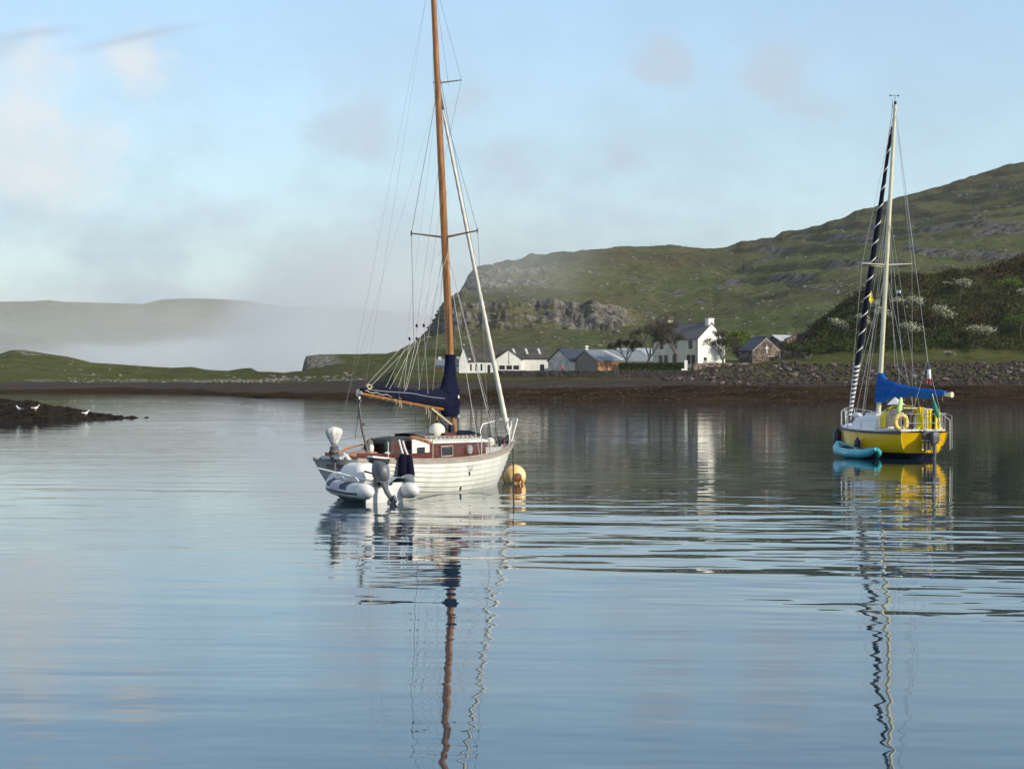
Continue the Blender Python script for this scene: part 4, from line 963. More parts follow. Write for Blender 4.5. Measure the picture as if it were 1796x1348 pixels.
mb = MB(); mb.tube([(.0, .02, .60), (.38, .10, .66)], .022, 6); mb.build('tiller_arm', M['black_rubber'], mo)
# things lying in the dinghy
mb = MB(); rings = []
for i, (z, w, l) in enumerate(((0, .30, .42), (.10, .36, .48), (.30, .34, .46), (.40, .28, .40), (.46, .16, .26))):
    rings.append([Vector((l*math.copysign(abs(math.cos(a))**.6, math.cos(a)), w*math.copysign(abs(math.sin(a))**.6, math.sin(a)), z+.012*math.sin(5*a+i))) for a in [2*PI*k/22 for k in range(22)]])
mb.loft(rings, True, True, True); o = mb.build('white_kit_bag', M['pvc_white'], None, loc=Matrix.Translation(ding.location) @ Matrix.Rotation(DH, 4, 'Z') @ Vector((.86, .06, .36)), rotz=DH)
tag(o, 'bulky off-white bag filling the middle of the inflatable dinghy', 'bag')
def oar(a, b, label):
    a, b = Vector(a), Vector(b); mb = MB(); mb.tube([a, b], .020, 6); T_ = Matrix.Translation(ding.location) @ Matrix.Rotation(DH, 4, 'Z')
    mb.v = [tuple(T_ @ Vector(v)) for v in mb.v]; o = mb.build('oar', M['white_plain'], None); tag(o, label, 'oar', 'oars stowed on the inflatable dinghy')
    d = (b-a).normalized(); up = Vector((0, 0, 1)); s_ = d.cross(up).normalized(); n_ = s_.cross(d).normalized()
    wv = (s_*.3+n_*.95).normalized()
    mb = MB(); rings = []
    for t, w in ((0, .03), (.06, .07), (.18, .095), (.34, .10), (.40, .07)):
        c = b+d*t; rings.append([c+wv*w, c+s_*.012, c-wv*w, c-s_*.012])
    mb.loft(rings, True, True, True); mb.v = [tuple(T_ @ Vector(v)) for v in mb.v]; mb.build('blade', M['pvc_white'], o)
oar((1.15, .98, .72), (.08, .28, .46), 'white oar lying slantwise across the port tube of the dinghy, its blade over the transom')
oar((1.2, -.50, .50), (.15, -.58, .50), 'white oar stowed along the tube next to the sloop')

# ============================================================ yellow sloop
HY_A = math.radians(102)
ybt = thing('sailing_yacht', 'yellow fibreglass yacht with cream mast and royal blue sail cover', 'sailboat', (13.02, 76.45, 0), HY_A)
HYU = Hull(smooth_tab([(0, -3.5), (.25, -1.75), (.5, 0), (.75, 1.75), (1, 3.6)]), smooth_tab([(0, -3.15), (.25, -1.6), (.5, -.1), (.75, 1.35), (1, 2.7)]),
           smooth_tab([(0, .88), (.3, .88), (.6, .92), (1, 1.02)]), smooth_tab([(0, -.14), (.2, -.30), (.5, -.45), (.85, -.42), (1, -.35)]),
           smooth_tab([(0, .80), (.2, 1.10), (.42, 1.28), (.6, 1.22), (.8, .82), (.94, .30), (1, .04)]), smooth_tab([(0, 2.0), (.25, 2.6), (.5, 3.2), (.8, 2.4), (1, 1.7)]), expo=.9)
def hull_band(g0f, g1f, m, name, n=8):
    for side in (-1, 1):
        mb = MB(); mb.loft([[HYU.P(u, g0f(u)+(g1f(u)-g0f(u))*j/n, side) for j in range(n+1)] for u in np.linspace(0, 1, 41)], False); mb.build(name, m, ybt, angle=80)
gz = lambda zz: (lambda u: max(0, min(1, (float(np.interp(u, *zip(*HYU.sheer_z)))-zz)/(float(np.interp(u, *zip(*HYU.sheer_z)))-float(np.interp(u, *zip(*HYU.bot_z)))))))
hull_band(lambda u: 0, gz(.20), M['hull_yellow'], 'topside')
hull_band(gz(.20), lambda u: 1, M['hull_navy'], 'boot_top', 5)
def ystern(z0, z1, m, name, dx=0):
    mb = MB(); A = []
    for z in np.linspace(z0, z1, 14):
        g = gz(z)(0); a, b = HYU.P(0, g, -1, .004), HYU.P(0, g, 1, .004); A.append([a+Vector((-dx, 0, 0))]+[a.lerp(b, k/6)+Vector((-dx-.10*math.sin(PI*k/6), 0, 0)) for k in range(1, 6)]+[b+Vector((-dx, 0, 0))])
    mb.loft(A, False); return mb.build(name, m, ybt, angle=70)
ystern(.88, .20, M['hull_yellow'], 'transom'); ystern(.20, -.13, M['hull_navy'], 'transom_boot_top')
# paler rounded reverse counter picked out at the stern edge
mb = MB(); mb.tube([HYU.P(0, g, 1, .012)+Vector((-.01, 0, 0)) for g in np.linspace(0, gz(.2)(0), 14)], .014, 5); mb.tube([HYU.P(0, g, -1, .012)+Vector((-.01, 0, 0)) for g in np.linspace(0, gz(.2)(0), 14)], .014, 5); mb.build('transom_edge', M['yellow_cloth'], ybt)
for side in (-1, 1):
    mb = MB(); mb.loft([[HYU.P(u, 0, side)+Vector((0, side*dy, dz)) for dy, dz in ((.03, .03), (.035, -.05), (.0, -.05), (-.02, .03))] for u in np.linspace(0, 1, 40)], True, True, True); mb.build('gunwale_strip', M['maroon_strip'], ybt)
mb = MB(); mb.loft([[Vector((HYU.P(u, 0).x, y*(abs(HYU.P(u, 0).y)-.01), HYU.P(u, 0).z+.01+.05*(1-y*y))) for y in np.linspace(-1, 1, 9)] for u in np.linspace(0, 1, 30)], False); mb.build('deck', M['white_plain'], ybt)
# coachroof: low forward, with long side windows
rings = []
for x, w, z in ((-1.25, .82, 1.34), (-.6, .84, 1.38), (.4, .80, 1.36), (1.3, .66, 1.28), (2.1, .42, 1.12), (2.5, .25, 1.0)):
    rings.append([Vector((x, y*(w+.1*(1 if abs(y) == 1 else 0)), .92 if abs(y) == 1 else z+.05*(1-y*y))) for y in (-1, -.92, -.5, 0, .5, .92, 1)])
mb = MB(); mb.loft(rings, False, ); mb.add(rings[0], [tuple(range(7))]); mb.build('coachroof', M['white_plain'], ybt, angle=30)
for side in (-1, 1):
    f = lambda x, t: Vector((x, side*(float(np.interp(x, [-1.25, -.6, .4, 1.3, 2.1], [.82, .84, .80, .66, .42]))*.93+.10*(1-t)+.012), .96+t*(float(np.interp(x, [-1.25, -.6, .4, 1.3, 2.1], [1.34, 1.38, 1.36, 1.28, 1.12]))-1.02)))
    for xa, xb in ((.55, 1.45), (-.75, .25)):
        mb = MB(); mb.loft([[f(x, .25), f(x, .95)] for x in np.linspace(xa, xb, 5)], False); mb.build('cabin_window', M['glass_dark'], ybt, smooth=False)
mb = MB(); mb.prism([(.2, -.42, 1.40), (.2, .42, 1.40), (.2, .35, 1.52), (.2, -.35, 1.52)], (1, 0, -.05), .7); mb.build('foredeck_hatch', M['pvc_light'], ybt, smooth=False)
mb = MB(); mb.box((-2.3, 0, .96), (2.2, 1.6, .06)); mb.build('cockpit', M['pvc_light'], ybt)
# sprayhood: yellow with grey panel
mb = MB(); rings = []
for x, z, w in ((-.75, 1.36, .62), (-.95, 1.60, .64), (-1.25, 1.76, .66), (-1.75, 1.80, .68)):
    rings.append([Vector((x, math.cos(a)*w, 1.02+(z-1.02)*abs(math.sin(a))**.5)) for a in np.linspace(0, PI, 15)])
mb.loft(rings, False); sh = mb.build('sprayhood', M['yellow_cloth'], ybt)
mb = MB(); mb.add([(-.92, .0, 2.05), (-1.02, .34, 1.79), (-1.02, -.34, 1.79), (-1.30, .0, 1.80)], [(0, 1, 2), (0, 3, 1), (0, 2, 3), (1, 2, 3)]); mb.build('radar_wedge', M['pvc_light'], ybt, smooth=False)
mb = MB(); mb.box((-1.62, .30, 1.35), (.05, .60, .62)); mb.build('hood_panel', M['grey_dark'], sh)
# cockpit dodgers: yellow cloth laced between the rails, white lettering panels
for (xa, xb, ya, yb, m_) in ((-2.0, -1.3, 1.12, 1.20, 'yellow_cloth'),):
    for side in (-1,):
        mb = MB(); mb.prism([(xa, side*ya, .98), (xb, side*yb, .98), (xb, side*yb, 1.40), (xa, side*ya, 1.44)], (0, -side*.015, 0), 1); mb.build('dodger', M['yellow_cloth'], ybt, smooth=False)
for y0, y1, m_ in ((.16, -.06, 'yellow_cloth'), (-.08, -.17, 'white_plain'), (-.17, -.36, 'yellow_cloth'), (-.37, -.43, 'glass_dark'), (-.44, -.66, 'yellow_cloth')):
    mb = MB(); N_ = 5
    mb.loft([[Vector((-3.30+.03*math.sin(k*2.1+y0*9), y0+(y1-y0)*k/N_, z)) for z in (.96, 1.2, 1.66+.10*math.sin((y0+.1)*3))] for k in range(N_+1)], False); mb.build('hanging_cloth', M[m_], ybt)
mb = MB(); mb.add([(-3.2, -.42, 1.5), (-3.2, -.78, 1.0), (-3.0, -.40, .98), (-3.3, -.60, .98)], [(0, 1, 2), (0, 3, 1), (0, 2, 3), (1, 3, 2)]); mb.build('folded_sheet', M['ball_white'], ybt, smooth=False)
mb = MB(); mb.prism([(-3.0, .18, .96), (-3.0, .62, .96), (-3.0, .62, 1.62), (-3.0, .18, 1.62)], (.02, 0, 0), 1); mb.build('cockpit_screen', M['grey_dark'], ybt, smooth=False)
mb = MB(); mb.tube([(-3.2, .62, 1.70), (-3.1, -.1, 1.68), (-3.1, -.7, 1.62)], .02, 5); mb.build('cross_bar', M['pvc_light'], ybt)
# pushpit and pulpit
mb = MB()
P_ = [Vector((-2.1, 1.05, .95)), Vector((-2.1, 1.05, 1.52)), Vector((-3.35, .84, 1.52)), Vector((-3.5, .66, 1.50)), Vector((-3.5, -.66, 1.50)), Vector((-3.35, -.84, 1.52)), Vector((-2.1, -1.05, 1.52)), Vector((-2.1, -1.05, .95))]
mb.tube(P_, .011, 6)
for x, y in ((-3.4, .78), (-3.4, -.78), (-3.5, .30), (-3.5, -.45), (-3.5, -.60), (-2.8, .95), (-2.8, -.95)): mb.tube([(x, y, .92), (x, y, 1.51)], .010, 6)
mb.tube([Vector((-3.5, .62, 1.2)), Vector((-3.5, -.62, 1.2))], .012, 6)
mb.tube([(-3.62, -.72, 1.50), (-3.78, -.86, 1.46), (-3.80, -.86, .35)], .012, 5); mb.tube([(-3.62, -.58, 1.50), (-3.76, -.80, 1.30), (-3.78, -.80, .30)], .010, 5)
mb.build('pushpit', M['steel'], ybt)
mb = MB(); mb.tube([(2.7, .60, 1.0), (2.75, .58, 1.50), (3.4, .20, 1.60), (3.75, 0, 1.62), (3.4, -.20, 1.60), (2.75, -.58, 1.50), (2.7, -.60, 1.0)], .017, 6); mb.tube([(3.3, .2, 1.0), (3.45, .18, 1.6)], .015, 6); mb.tube([(3.3, -.2, 1.0), (3.45, -.18, 1.6)], .015, 6); mb.tube([(3.5, 0.1, 1.02), (3.75, 0, 1.62)], .022, 6); mb.build('pulpit', M['steel'], ybt)
for side in (-1, 1):
    prev = Vector((-2.1, side*1.05, 1.52))
    for x, y in ((-.9, 1.26), (.5, 1.24), (1.7, .98)):
        mb = MB(); p = Vector((x, side*(y-.04), .94)); mb.tube([p, p+Vector((0, 0, .58))], .014, 6); mb.build('stanchion', M['steel'], ybt)
        for hz in (0, -.28): stay([prev+Vector((0, 0, hz)), p+Vector((0, 0, .58+hz))], 'guard_wire', .005, 'wire_light', ybt)
        prev = p+Vector((0, 0, .58))
    for hz in (0, -.28): stay([prev+Vector((0, 0, hz)), Vector((2.75, side*.58, 1.50+hz))], 'guard_wire', .005, 'wire_light', ybt)
# mast, spreaders, rigging
yinv = (Matrix.Translation(ybt.location) @ Matrix.Rotation(HY_A, 4, 'Z')).inverted()
YB = Vector((.62, 0.0, 1.35)); YT = yinv @ at(1570, 184, 76.9)
def ym(z): return YB.lerp(YT, (z-YB.z)/(YT.z-YB.z))
yw = yinv @ at(1549, 690, 77.0)
ymast = spar('mast', [ym(1.35+(YT.z-1.35)*t) for t in (0, .25, .5, .75, 1)], [.082, .080, .078, .070, .062], M['mast_cream'], ybt, 12)
mb = MB(); mb.tube([ym(YT.z), ym(YT.z)+Vector((0, 0, .12))], .05, 8); mb.build('masthead_light', M['glass_dark'], ymast)
mb = MB(); t_ = ym(YT.z)+Vector((0, 0, .1)); mb.tube([t_, t_+Vector((0, 0, .22))], .008, 4); mb.tube([t_+Vector((-.05, -.12, .22)), t_+Vector((.05, .18, .22))], .008, 4)
for dy in (-.12, .18): mb.sphere(t_+Vector((0, dy, .22)), .035, (1, 1, 1), 6, 5)
mb.tube([t_+Vector((0, .11, -.2)), t_+Vector((0, .11, .1))], .008, 4)
mb.build('wind_vane', M['wire'], ymast)
YS = 6.68
tips = []
for side in (-1, 1):
    tp = ym(YS)+Vector((-.05, side*.93, .05)); tips.append(tp); spar('spreader', [ym(YS), tp], [.030, .018], M['mast_cream'], ymast, 6)
    stay([ym(YT.z-.1), tp, Vector((.45, side*1.20, .93))], 'shroud', .007, 'wire_light', ybt)
    stay([ym(YS-.2), Vector((.95, side*1.15, .93))], 'shroud', .007, 'wire_light', ybt)
    stay([ym(YS-.2), Vector((.0, side*1.2, .93))], 'shroud', .007, 'wire_light', ybt)
    stay([ym(YS*.62+4.4), Vector((-.6, side*1.15, .95))], 'shroud', .006, 'wire_light', ybt)
spar('spreader', [ym(YS-.08)+Vector((.0, .08, 0)), ym(YS-.04)+Vector((.04, .60, .02))], [.022, .022], M['rope_cream'], ymast, 6)
BK = Vector((-3.2, 0, 3.4))
stay([ym(YT.z), Vector((-3.3, -.2, 3.3))], 'backstay', .007, 'wire_light', ybt)
for y in (-.75, .55): stay([Vector((-3.3, -.2, 3.3)), Vector((-3.42, y, 1.0))], 'backstay_leg', .007, 'wire_light', ybt)
stay([ym(YT.z-.2), Vector((-2.3, -.75, 2.45))], 'topping_lift', .006, 'wire_light', ybt)
stay([ym(8.3), Vector((-.9, -.30, 3.15)), Vector((-1.9, -.62, 2.5))], 'lazy_jack', .007, 'wire_light', ybt); stay([Vector((-.9, -.30, 3.15)), Vector((-.6, -.2, 2.5))], 'lazy_jack', .007, 'wire_light', ybt)
stay([ym(8.3), Vector((-.9, .0, 3.15)), Vector((-1.4, -.32, 2.5))], 'lazy_jack', .007, 'wire_light', ybt)
stay([ym(7.2), Vector((-.6, 1.0, 1.5))], 'flag_halyard', .005, 'wire_light', ybt)
# furled genoa: dark sleeve with white spiral
FB2, FT2 = Vector((3.45, 0, 1.25)), ym(YT.z-.75)+Vector((.12, .03, 0))
mb = MB(); N = 120; L_ = (FT2-FB2).length
rad = lambda t: (.058+.045*math.sin(PI*min(1, t*1.15))**.7) if t < .99 else .03
mb.tube([FB2.lerp(FT2, i/N) for i in range(N+1)], [rad(i/N) for i in range(N+1)], 10); gen = mb.build('furled_genoa', mat('genoa_navy', (.006, .008, .020), .8, spec=.2), ybt)
d_ = (FT2-FB2).normalized(); u_ = d_.cross(Vector((0, 1, 0))).normalized(); v_ = d_.cross(u_)
def spiral(t0, t1, pitch, w, name):
    n = int((t1-t0)*L_/pitch*14); ring = []
    for i in range(n+1):
        t = t0+(t1-t0)*i/n; a = 2*PI*(t*L_)/pitch; r = rad(t)+.008; c = FB2.lerp(FT2, t)+(u_*math.cos(a)+v_*math.sin(a))*r
        ring.append([c-d_*w, c+d_*w])
    mb = MB(); mb.loft(ring, False); mb.build(name, M['white_plain'], gen)
spiral(.0, .19, .165, .045, 'white_stripe'); spiral(.19, .985, .66, .032, 'white_stripe')
stay([FB2+Vector((0, 0, -.2)), FT2+Vector((-.08, 0, .75))], 'forestay', .008, 'wire', ybt)
mb = MB(); mb.tube([FB2+Vector((.02, 0, -.2)), FB2+Vector((0, 0, -.02))], .08, 10); mb.build('furling_drum', M['black_rubber'], gen)
for k, y in enumerate((-.1, .12)): stay([ym(10.2-.8*k), Vector((3.0-.6*k, y*3, 1.1))], 'halyard', .007, 'wire_light', ybt)
# boom and blue cover
yb0 = ym(2.12)+Vector((-.1, 0, 0)); yend = yinv @ at(1668, 692, 74.6)
yboom = spar('boom', [yb0, yend], [.055, .055], M['mast_cream'], ybt, 10)
mb = MB(); dd = (yend-yb0).normalized(); mb.tube([yend-dd*.22, yend+dd*.02], [.055, .10], 10); mb.tube([yend+dd*.02, yend+dd*.05], .10, 10); mb.build('boom_end', M['mast_cream'], yboom)
mb = MB(); rings = []; sidev = dd.cross(Vector((0, 0, 1))).normalized()
for i in range(27):
    t = i/26; p = yb0.lerp(yend, -.04+t*.96)
    hg = float(np.interp(t, [0, .08, .2, .35, .6, .8, 1], [.62, .60, .48, .36, .24, .20, .14]))*(1+.04*math.sin(i*1.4)); low = float(np.interp(t, [0, .15, .4, .55, .7, 1], [.20, .20, .10, .06, .16, .03])); wd = float(np.interp(t, [0, .2, .6, 1], [.15, .17, .13, .09]))
    ring = []
    for k in range(14):
        a = 2*PI*k/14; s0 = math.cos(a); zz = hg*s0 if s0 > 0 else low*s0
        ring.append(p+sidev*math.sin(a)*wd*(1-.35*max(0, s0))+Vector((0, 0, zz)))
    rings.append(ring)
mb.loft(rings, True, True, True); ycov = mb.build('sail_cover', M['royal_canvas'], ybt, angle=60)
mb = MB(); rings = []
for i in range(13):
    t = i/12; z = 1.86+t*1.02; c = ym(z); aft = float(np.interp(t, [0, .4, .8, 1], [.34, .46, .28, .12])); fw = float(np.interp(t, [0, .5, 1], [.16, .15, .11])); wd = float(np.interp(t, [0, .5, 1], [.19, .17, .11]))
    av = -dd
    rings.append([c+Vector((-av.x*0, 0, 0))+(-dd*(-1))*0+(dd*(-math.cos(a))*(fw if math.cos(a) > 0 else aft))+sidev*math.sin(a)*wd for a in [2*PI*k/14 for k in range(14)]])
mb.loft(rings, True, True, True); mb.build('mast_cover', M['royal_canvas'], ycov, angle=60)
mb = MB()
for t in (.35, .5, .62, .75, .88): c = yb0.lerp(yend, t); mb.tube([c, c+Vector((0, 0, -.22))], .01, 4)
mb.build('reef_tie', M['rope_cream'], yboom)
# outboard on the transom
mb = MB(); mb.box((-3.62, -.12, .62), (.12, .44, .62)); mb.build('motor_recess', M['grey_dark'], ybt)
mb = MB(); mb.loft([[Vector((-3.84+dx, -.22+dy, z)) for dx, dy in ((-.16*s_, -.10*s_), (.14*s_, -.10*s_), (.14*s_, .10*s_), (-.16*s_, .10*s_))] for z, s_ in ((.52, .8), (.60, 1.0), (.78, 1.05), (.88, .95), (.93, .6))], True, True, True); yo = mb.build('outboard_head', M['grey_motor'], ybt, angle=60)
mb = MB(); mb.tube([(-3.84, -.22, .55), (-3.84, -.22, -.3)], [.065, .05], 8, sx=1.0); mb.box((-3.86, -.22, .30), (.16, .07, .30)); mb.build('outboard_leg', M['grey_motor'], ybt)
for y_ in (.16, .02, -.10): 
    mb = MB(); mb.box((-3.700, y_-.02, .42), (.02, .05, .26)); mb.box((-3.700, y_-.02, .62), (.02, .09, .04)); mb.build('white_marking', M['yellow_pale'], ybt)
tx = text_mesh('red_lettering', 'SL', .17, M['red_paint'], ybt, (0, 0, 0), (0, 0, 0), .003); tx.matrix_local = Matrix.Translation((-3.66, -.50, .66)) @ Euler((PI/2, 0, -PI/2)).to_matrix().to_4x4()
mb = MB(); mb.box((-3.68, -.54, .36), (.02, .05, .16)); mb.build('rudder_fitting', M['maroon_strip'], ybt)
mb = MB(); mb.tube([(-3.72, .05, .92), (-2.9, .0, 1.16)], .02, 6); mb.build('tiller', M['varnish_boom'], ybt)
def Yp(x, y, z): return (Matrix.Translation(ybt.location) @ Matrix.Rotation(HY_A, 4, 'Z')) @ Vector((x, y, z))
# horseshoe lifebuoy
mb = MB(); mb.tube([Vector((0, math.cos(a)*.19, .05+math.sin(a)*.25)) for a in np.linspace(-PI*.38, PI*1.38, 26)], .085, 10)
lb = mb.build('horseshoe_lifebuoy', M['yellow_pale'], None, loc=yw); lb.location = at(1580, 743, 73.2); lb.rotation_euler = (0, 0, math.radians(98))
tag(lb, 'pale yellow horseshoe lifebuoy hung on the stern rail of the yellow yacht', 'lifebuoy')
mb = MB(); mb.box((.09, 0, .22), (.03, .12, .10)); mb.build('strap', M['buoy_orange'], lb)
# lime cloth hanging above
mb = MB(); rings = []
for i, (z, w, o_) in enumerate(((.28, .02, -.03), (.20, .06, -.02), (.05, .09, .0), (-.1, .10, .03), (-.25, .07, .03), (-.33, .03, .02))): rings.append([Vector((math.cos(a)*w*.6, o_+math.sin(a)*w*(1+.2*math.sin(i*2)), z)) for a in [2*PI*k/10 for k in range(10)]])
mb.loft(rings, True, True, True); o = mb.build('lime_cloth', M['lime'], None, loc=at(1579, 711, 74.0), rotz=PI/2); tag(o, 'lime green cloth hanging under the blue sail cover of the yellow yacht', 'cloth')
# flags
def flag(px_, py_, D_, w, h, cols, label, cat='flag', tilt=0):
    root = thing('flag', label, cat, at(px_, py_, D_)); 
    n = len(cols)
    for i, c in enumerate(cols):
        mb = MB(); z1, z0 = h*(1-i/n), h*(1-(i+1)/n)
        mb.loft([[Vector((x*w+tilt*z, .03*math.sin(x*5+z*6), z)) for z in (z0, z1)] for x in np.linspace(0, 1, 6)], False); mb.build('flag_panel', c, root)
    return root
blue = M['flag_navy']
flag(1626, 672, 73.2, .13, .62, [blue, M['white_plain'], M['white_plain'], mat('flag_red', (.65, .06, .06), .8)], 'limp red, white and blue flag hanging by the backstay of the yellow yacht')
f2 = flag(1573, 519, 76.6, .13, .20, [M['white_plain'], blue], 'small blue and white courtesy pennant fluttering below the spreader of the yellow yacht', 'pennant')
yf = MB(); yf.add([(0, 0, .34), (-.09, .01, 0), (.09, -.01, 0), (0, 0, -.14), (0, .03, .05)], [(0, 1, 4), (0, 4, 2), (1, 3, 4), (4, 3, 2)]); o = yf.build('pennant', M['yellow_cloth'], None, loc=at(1527.5, 526, 78.3), smooth=False); tag(o, 'small yellow pennant tied against the dark furled headsail', 'pennant'); o.location.y -= .1
mb = MB(); mb.tube([at(1637, 700, 72.9), at(1640, 715, 72.9), at(1646, 732, 72.9)], [.03, .09, .05], 8); o = mb.build('rolled_ensign', M['flag_teal'], None); tag(o, 'rolled teal ensign on its staff at the stern rail of the yellow yacht', 'flag')
mb = MB(); mb.tube([at(1635, 690, 72.9), at(1652, 755, 72.9)], .014, 5); mb.build('staff', M['steel'], o)
# navy fenders on the port side
for (u, r_, h_, lab) in ((.80, .15, .66, 'fat navy fender near the bow of the yellow yacht'), (.36, .11, .40, 'slim navy fender hanging amidships on the yellow hull')):
    p = HYU.P(u, .12, 1, r_+.03); mb = MB(); mb.lathe([(.02, h_/2+.06), (.05, h_/2), (r_, h_*.3), (r_, -h_*.32), (r_*.7, -h_*.46), (.02, -h_/2)], 14); q = Yp(p.x, p.y, .56 if u > .5 else .42)
    o = mb.build('hull_fender', M['hull_navy'], None, loc=q); tag(o, lab, 'fender', 'navy fenders on the yellow yacht')
    mb = MB(); mb.tube([(0, 0, h_/2+.04), (0, .0, .95-q.z)], .014, 5); mb.build('lanyard', M['rope_orange'] if u < .5 else M['rope_cream'], o)
# fuel can, foredeck bag
mb = MB(); mb.sphere((0, 0, 0), .2, (1.6, .8, .5), 12, 8); o = mb.build('deck_bundle', M['white_plain'], None, loc=Yp(1.5, .45, 1.38), rotz=HY_A); tag(o, 'white sail bundle lashed on the coachroof of the yellow yacht', 'bundle')

# ============================================================ inflatable kayak
kay = thing('inflatable_kayak', 'teal inflatable kayak tied alongside the yellow yacht', 'kayak', (11.70, 74.3, 0), math.radians(104))
for side in (-1, 1):
    pts = [(-1.62, side*.02, .34), (-1.4, side*.16, .22), (-1.0, side*.28, .16), (0, side*.33, .15), (1.0, side*.28, .20), (1.4, side*.16, .32), (1.66, side*.02, .48)]
    mb = MB(); mb.tube(pts, [.06, .13, .15, .15, .15, .13, .06], 14); mb.build('side_tube', M['teal'], kay)
    mb = MB(); mb.tube([(p[0], p[1]+side*.145*(1-abs(p[0])/2.2), p[2]+.02) for p in pts[1:-1]], .02, 5); mb.build('trim_line', M['white_plain'], kay)
mb = MB(); mb.loft([[Vector((x, y*w, z+.09*abs(y))) for y in np.linspace(-1, 1, 7)] for x, w, z in ((-1.6, .05, .25), (-1.2, .3, .0), (0, .38, -.05), (1.2, .3, .05), (1.6, .05, .35))], False); mb.build('floor', M['hull_navy'], kay)
for x in (-.35, .6): mb = MB(); mb.prism([(x, -.18, .12), (x, .18, .12), (x, .15, .34), (x, -.15, .34)], (.08, 0, 0), 1); mb.build('seat_back', M['grey_dark'], kay)
for x0, x1 in ((-1.5, -1.0), (1.0, 1.5)): mb = MB(); mb.loft([[Vector((x, y*w, z+.03*(1-y*y))) for y in (-1, 0, 1)] for x, w, z in ((x0, .15 if x0 < 0 else .28, .34), (x1, .28 if x0 < 0 else .15, .34+.1*(x0 > 0)))], False); mb.build('spray_deck', M['teal_dark'], kay)
# ============================================================ village materials
V = {}
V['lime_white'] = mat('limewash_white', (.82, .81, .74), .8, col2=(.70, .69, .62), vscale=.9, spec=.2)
V['lime_shaded'] = mat('limewash_shaded', (.64, .61, .48), .85, col2=(.54, .51, .40), vscale=.7, spec=.2)  # white limewash with the farmhouse front's shade put into its colour
V['lime_grey'] = mat('weathered_render', (.34, .33, .29), .9, col2=(.60, .58, .52), vscale=.8, spec=.1)
V['slate'] = mat('slate_roof', (.088, .084, .080), .7, col2=(.11, .11, .11), vscale=1.4, stretch=(1, 1, 2), spec=.3)
V['slate_blue'] = mat('blue_slate', (.030, .036, .062), .55, col2=(.045, .052, .08), vscale=1.2, spec=.3)
V['old_slate'] = mat('brown_mossy_slate', (.090, .082, .070), .9, col2=(.055, .052, .046), vscale=.9, spec=.1)
V['tin'] = mat('tin_roof', (.12, .145, .175), .4, col2=(.17, .19, .21), vscale=.5, spec=.4)
V['tin_pale'] = mat('pale_tin', (.42, .46, .48), .45, col2=(.34, .36, .38), vscale=.6)
V['tin_green'] = mat('green_grey_tin', (.14, .20, .20), .5, col2=(.28, .36, .34), vscale=.4)
V['larch'] = mat('larch_board', (.38, .20, .08), .8, col2=(.30, .17, .08), vscale=1.2)
V['larch_grey'] = mat('silvered_board', (.27, .22, .18), .85, col2=(.21, .18, .155), vscale=1.2)
V['orange'] = mat('orange_board', (.50, .26, .06), .7)
V['dark'] = mat('window_dark', (.018, .018, .02), .2, spec=.5)
V['frame'] = mat('window_frame_dark', (.10, .09, .08), .6)
V['pot'] = mat('chimney_pot', (.12, .09, .075), .8)
V['stone'] = mat('rubble_stone', (.20, .155, .125), .95, col2=(.07, .055, .048), vscale=1.1, bump=.1, bscale=2.2, spec=.1, lo=.42, hi=.55)
V['stone_red'] = mat('chapel_mortar', (.36, .30, .24), .95, col2=(.28, .22, .18), vscale=1.0, spec=.1)
V['stone_dark'] = mat('sea_wall_stone', (.060, .050, .045), .95, col2=(.110, .095, .085), vscale=1.2, bump=.12, bscale=2.0, spec=.1)
V['bark'] = mat('bark', (.060, .050, .040), .9, col2=(.10, .085, .07), vscale=3)
V['twig'] = mat('twigs', (.085, .072, .050), .9, col2=(.060, .050, .036), vscale=1)
V['leaf_fresh'] = mat('leaf_fresh', (.12, .17, .022), .8, col2=(.06, .10, .018), vscale=.9, spec=.1)
V['hedge'] = mat('hedge_leaf', (.026, .045, .014), .85, col2=(.045, .070, .020), vscale=1.5, spec=.1)
V['shed_glass'] = mat('skylight_glass', (.62, .60, .56), .3)

def wnd(root, P0, ax, up, w, h, n, panes=0, frame='frame', name='window'):
    """window with recessed pane, frame and glazing bars. P0 = lower middle; n = outward normal"""
    a, u, n = Vector(ax).normalized(), Vector(up), Vector(n)
    mb = MB(); q = [P0-a*w/2, P0+a*w/2, P0+a*w/2+u*h, P0-a*w/2+u*h]
    mb.prism([p-n*.02 for p in q], n, .035); o = mb.build(name, V['dark'], root, smooth=False)
    mb = MB(); t = .07
    for (x0, x1, z0, z1) in ((-w/2-t, -w/2, -t, h+t), (w/2, w/2+t, -t, h+t), (-w/2, w/2, h, h+t), (-w/2, w/2, -t, 0)):
        mb.prism([P0+a*x0+u*z0, P0+a*x1+u*z0, P0+a*x1+u*z1, P0+a*x0+u*z1], n, .05)
    if panes: mb.prism([P0+a*-w/2+u*(h/2-.03), P0+a*w/2+u*(h/2-.03), P0+a*w/2+u*(h/2+.03), P0+a*-w/2+u*(h/2+.03)], n, .04); mb.prism([P0-a*.025, P0+a*.025, P0+a*.025+u*h, P0-a*.025+u*h], n, .045)
    mb.build('frame', V[frame], o, smooth=False)
    return o

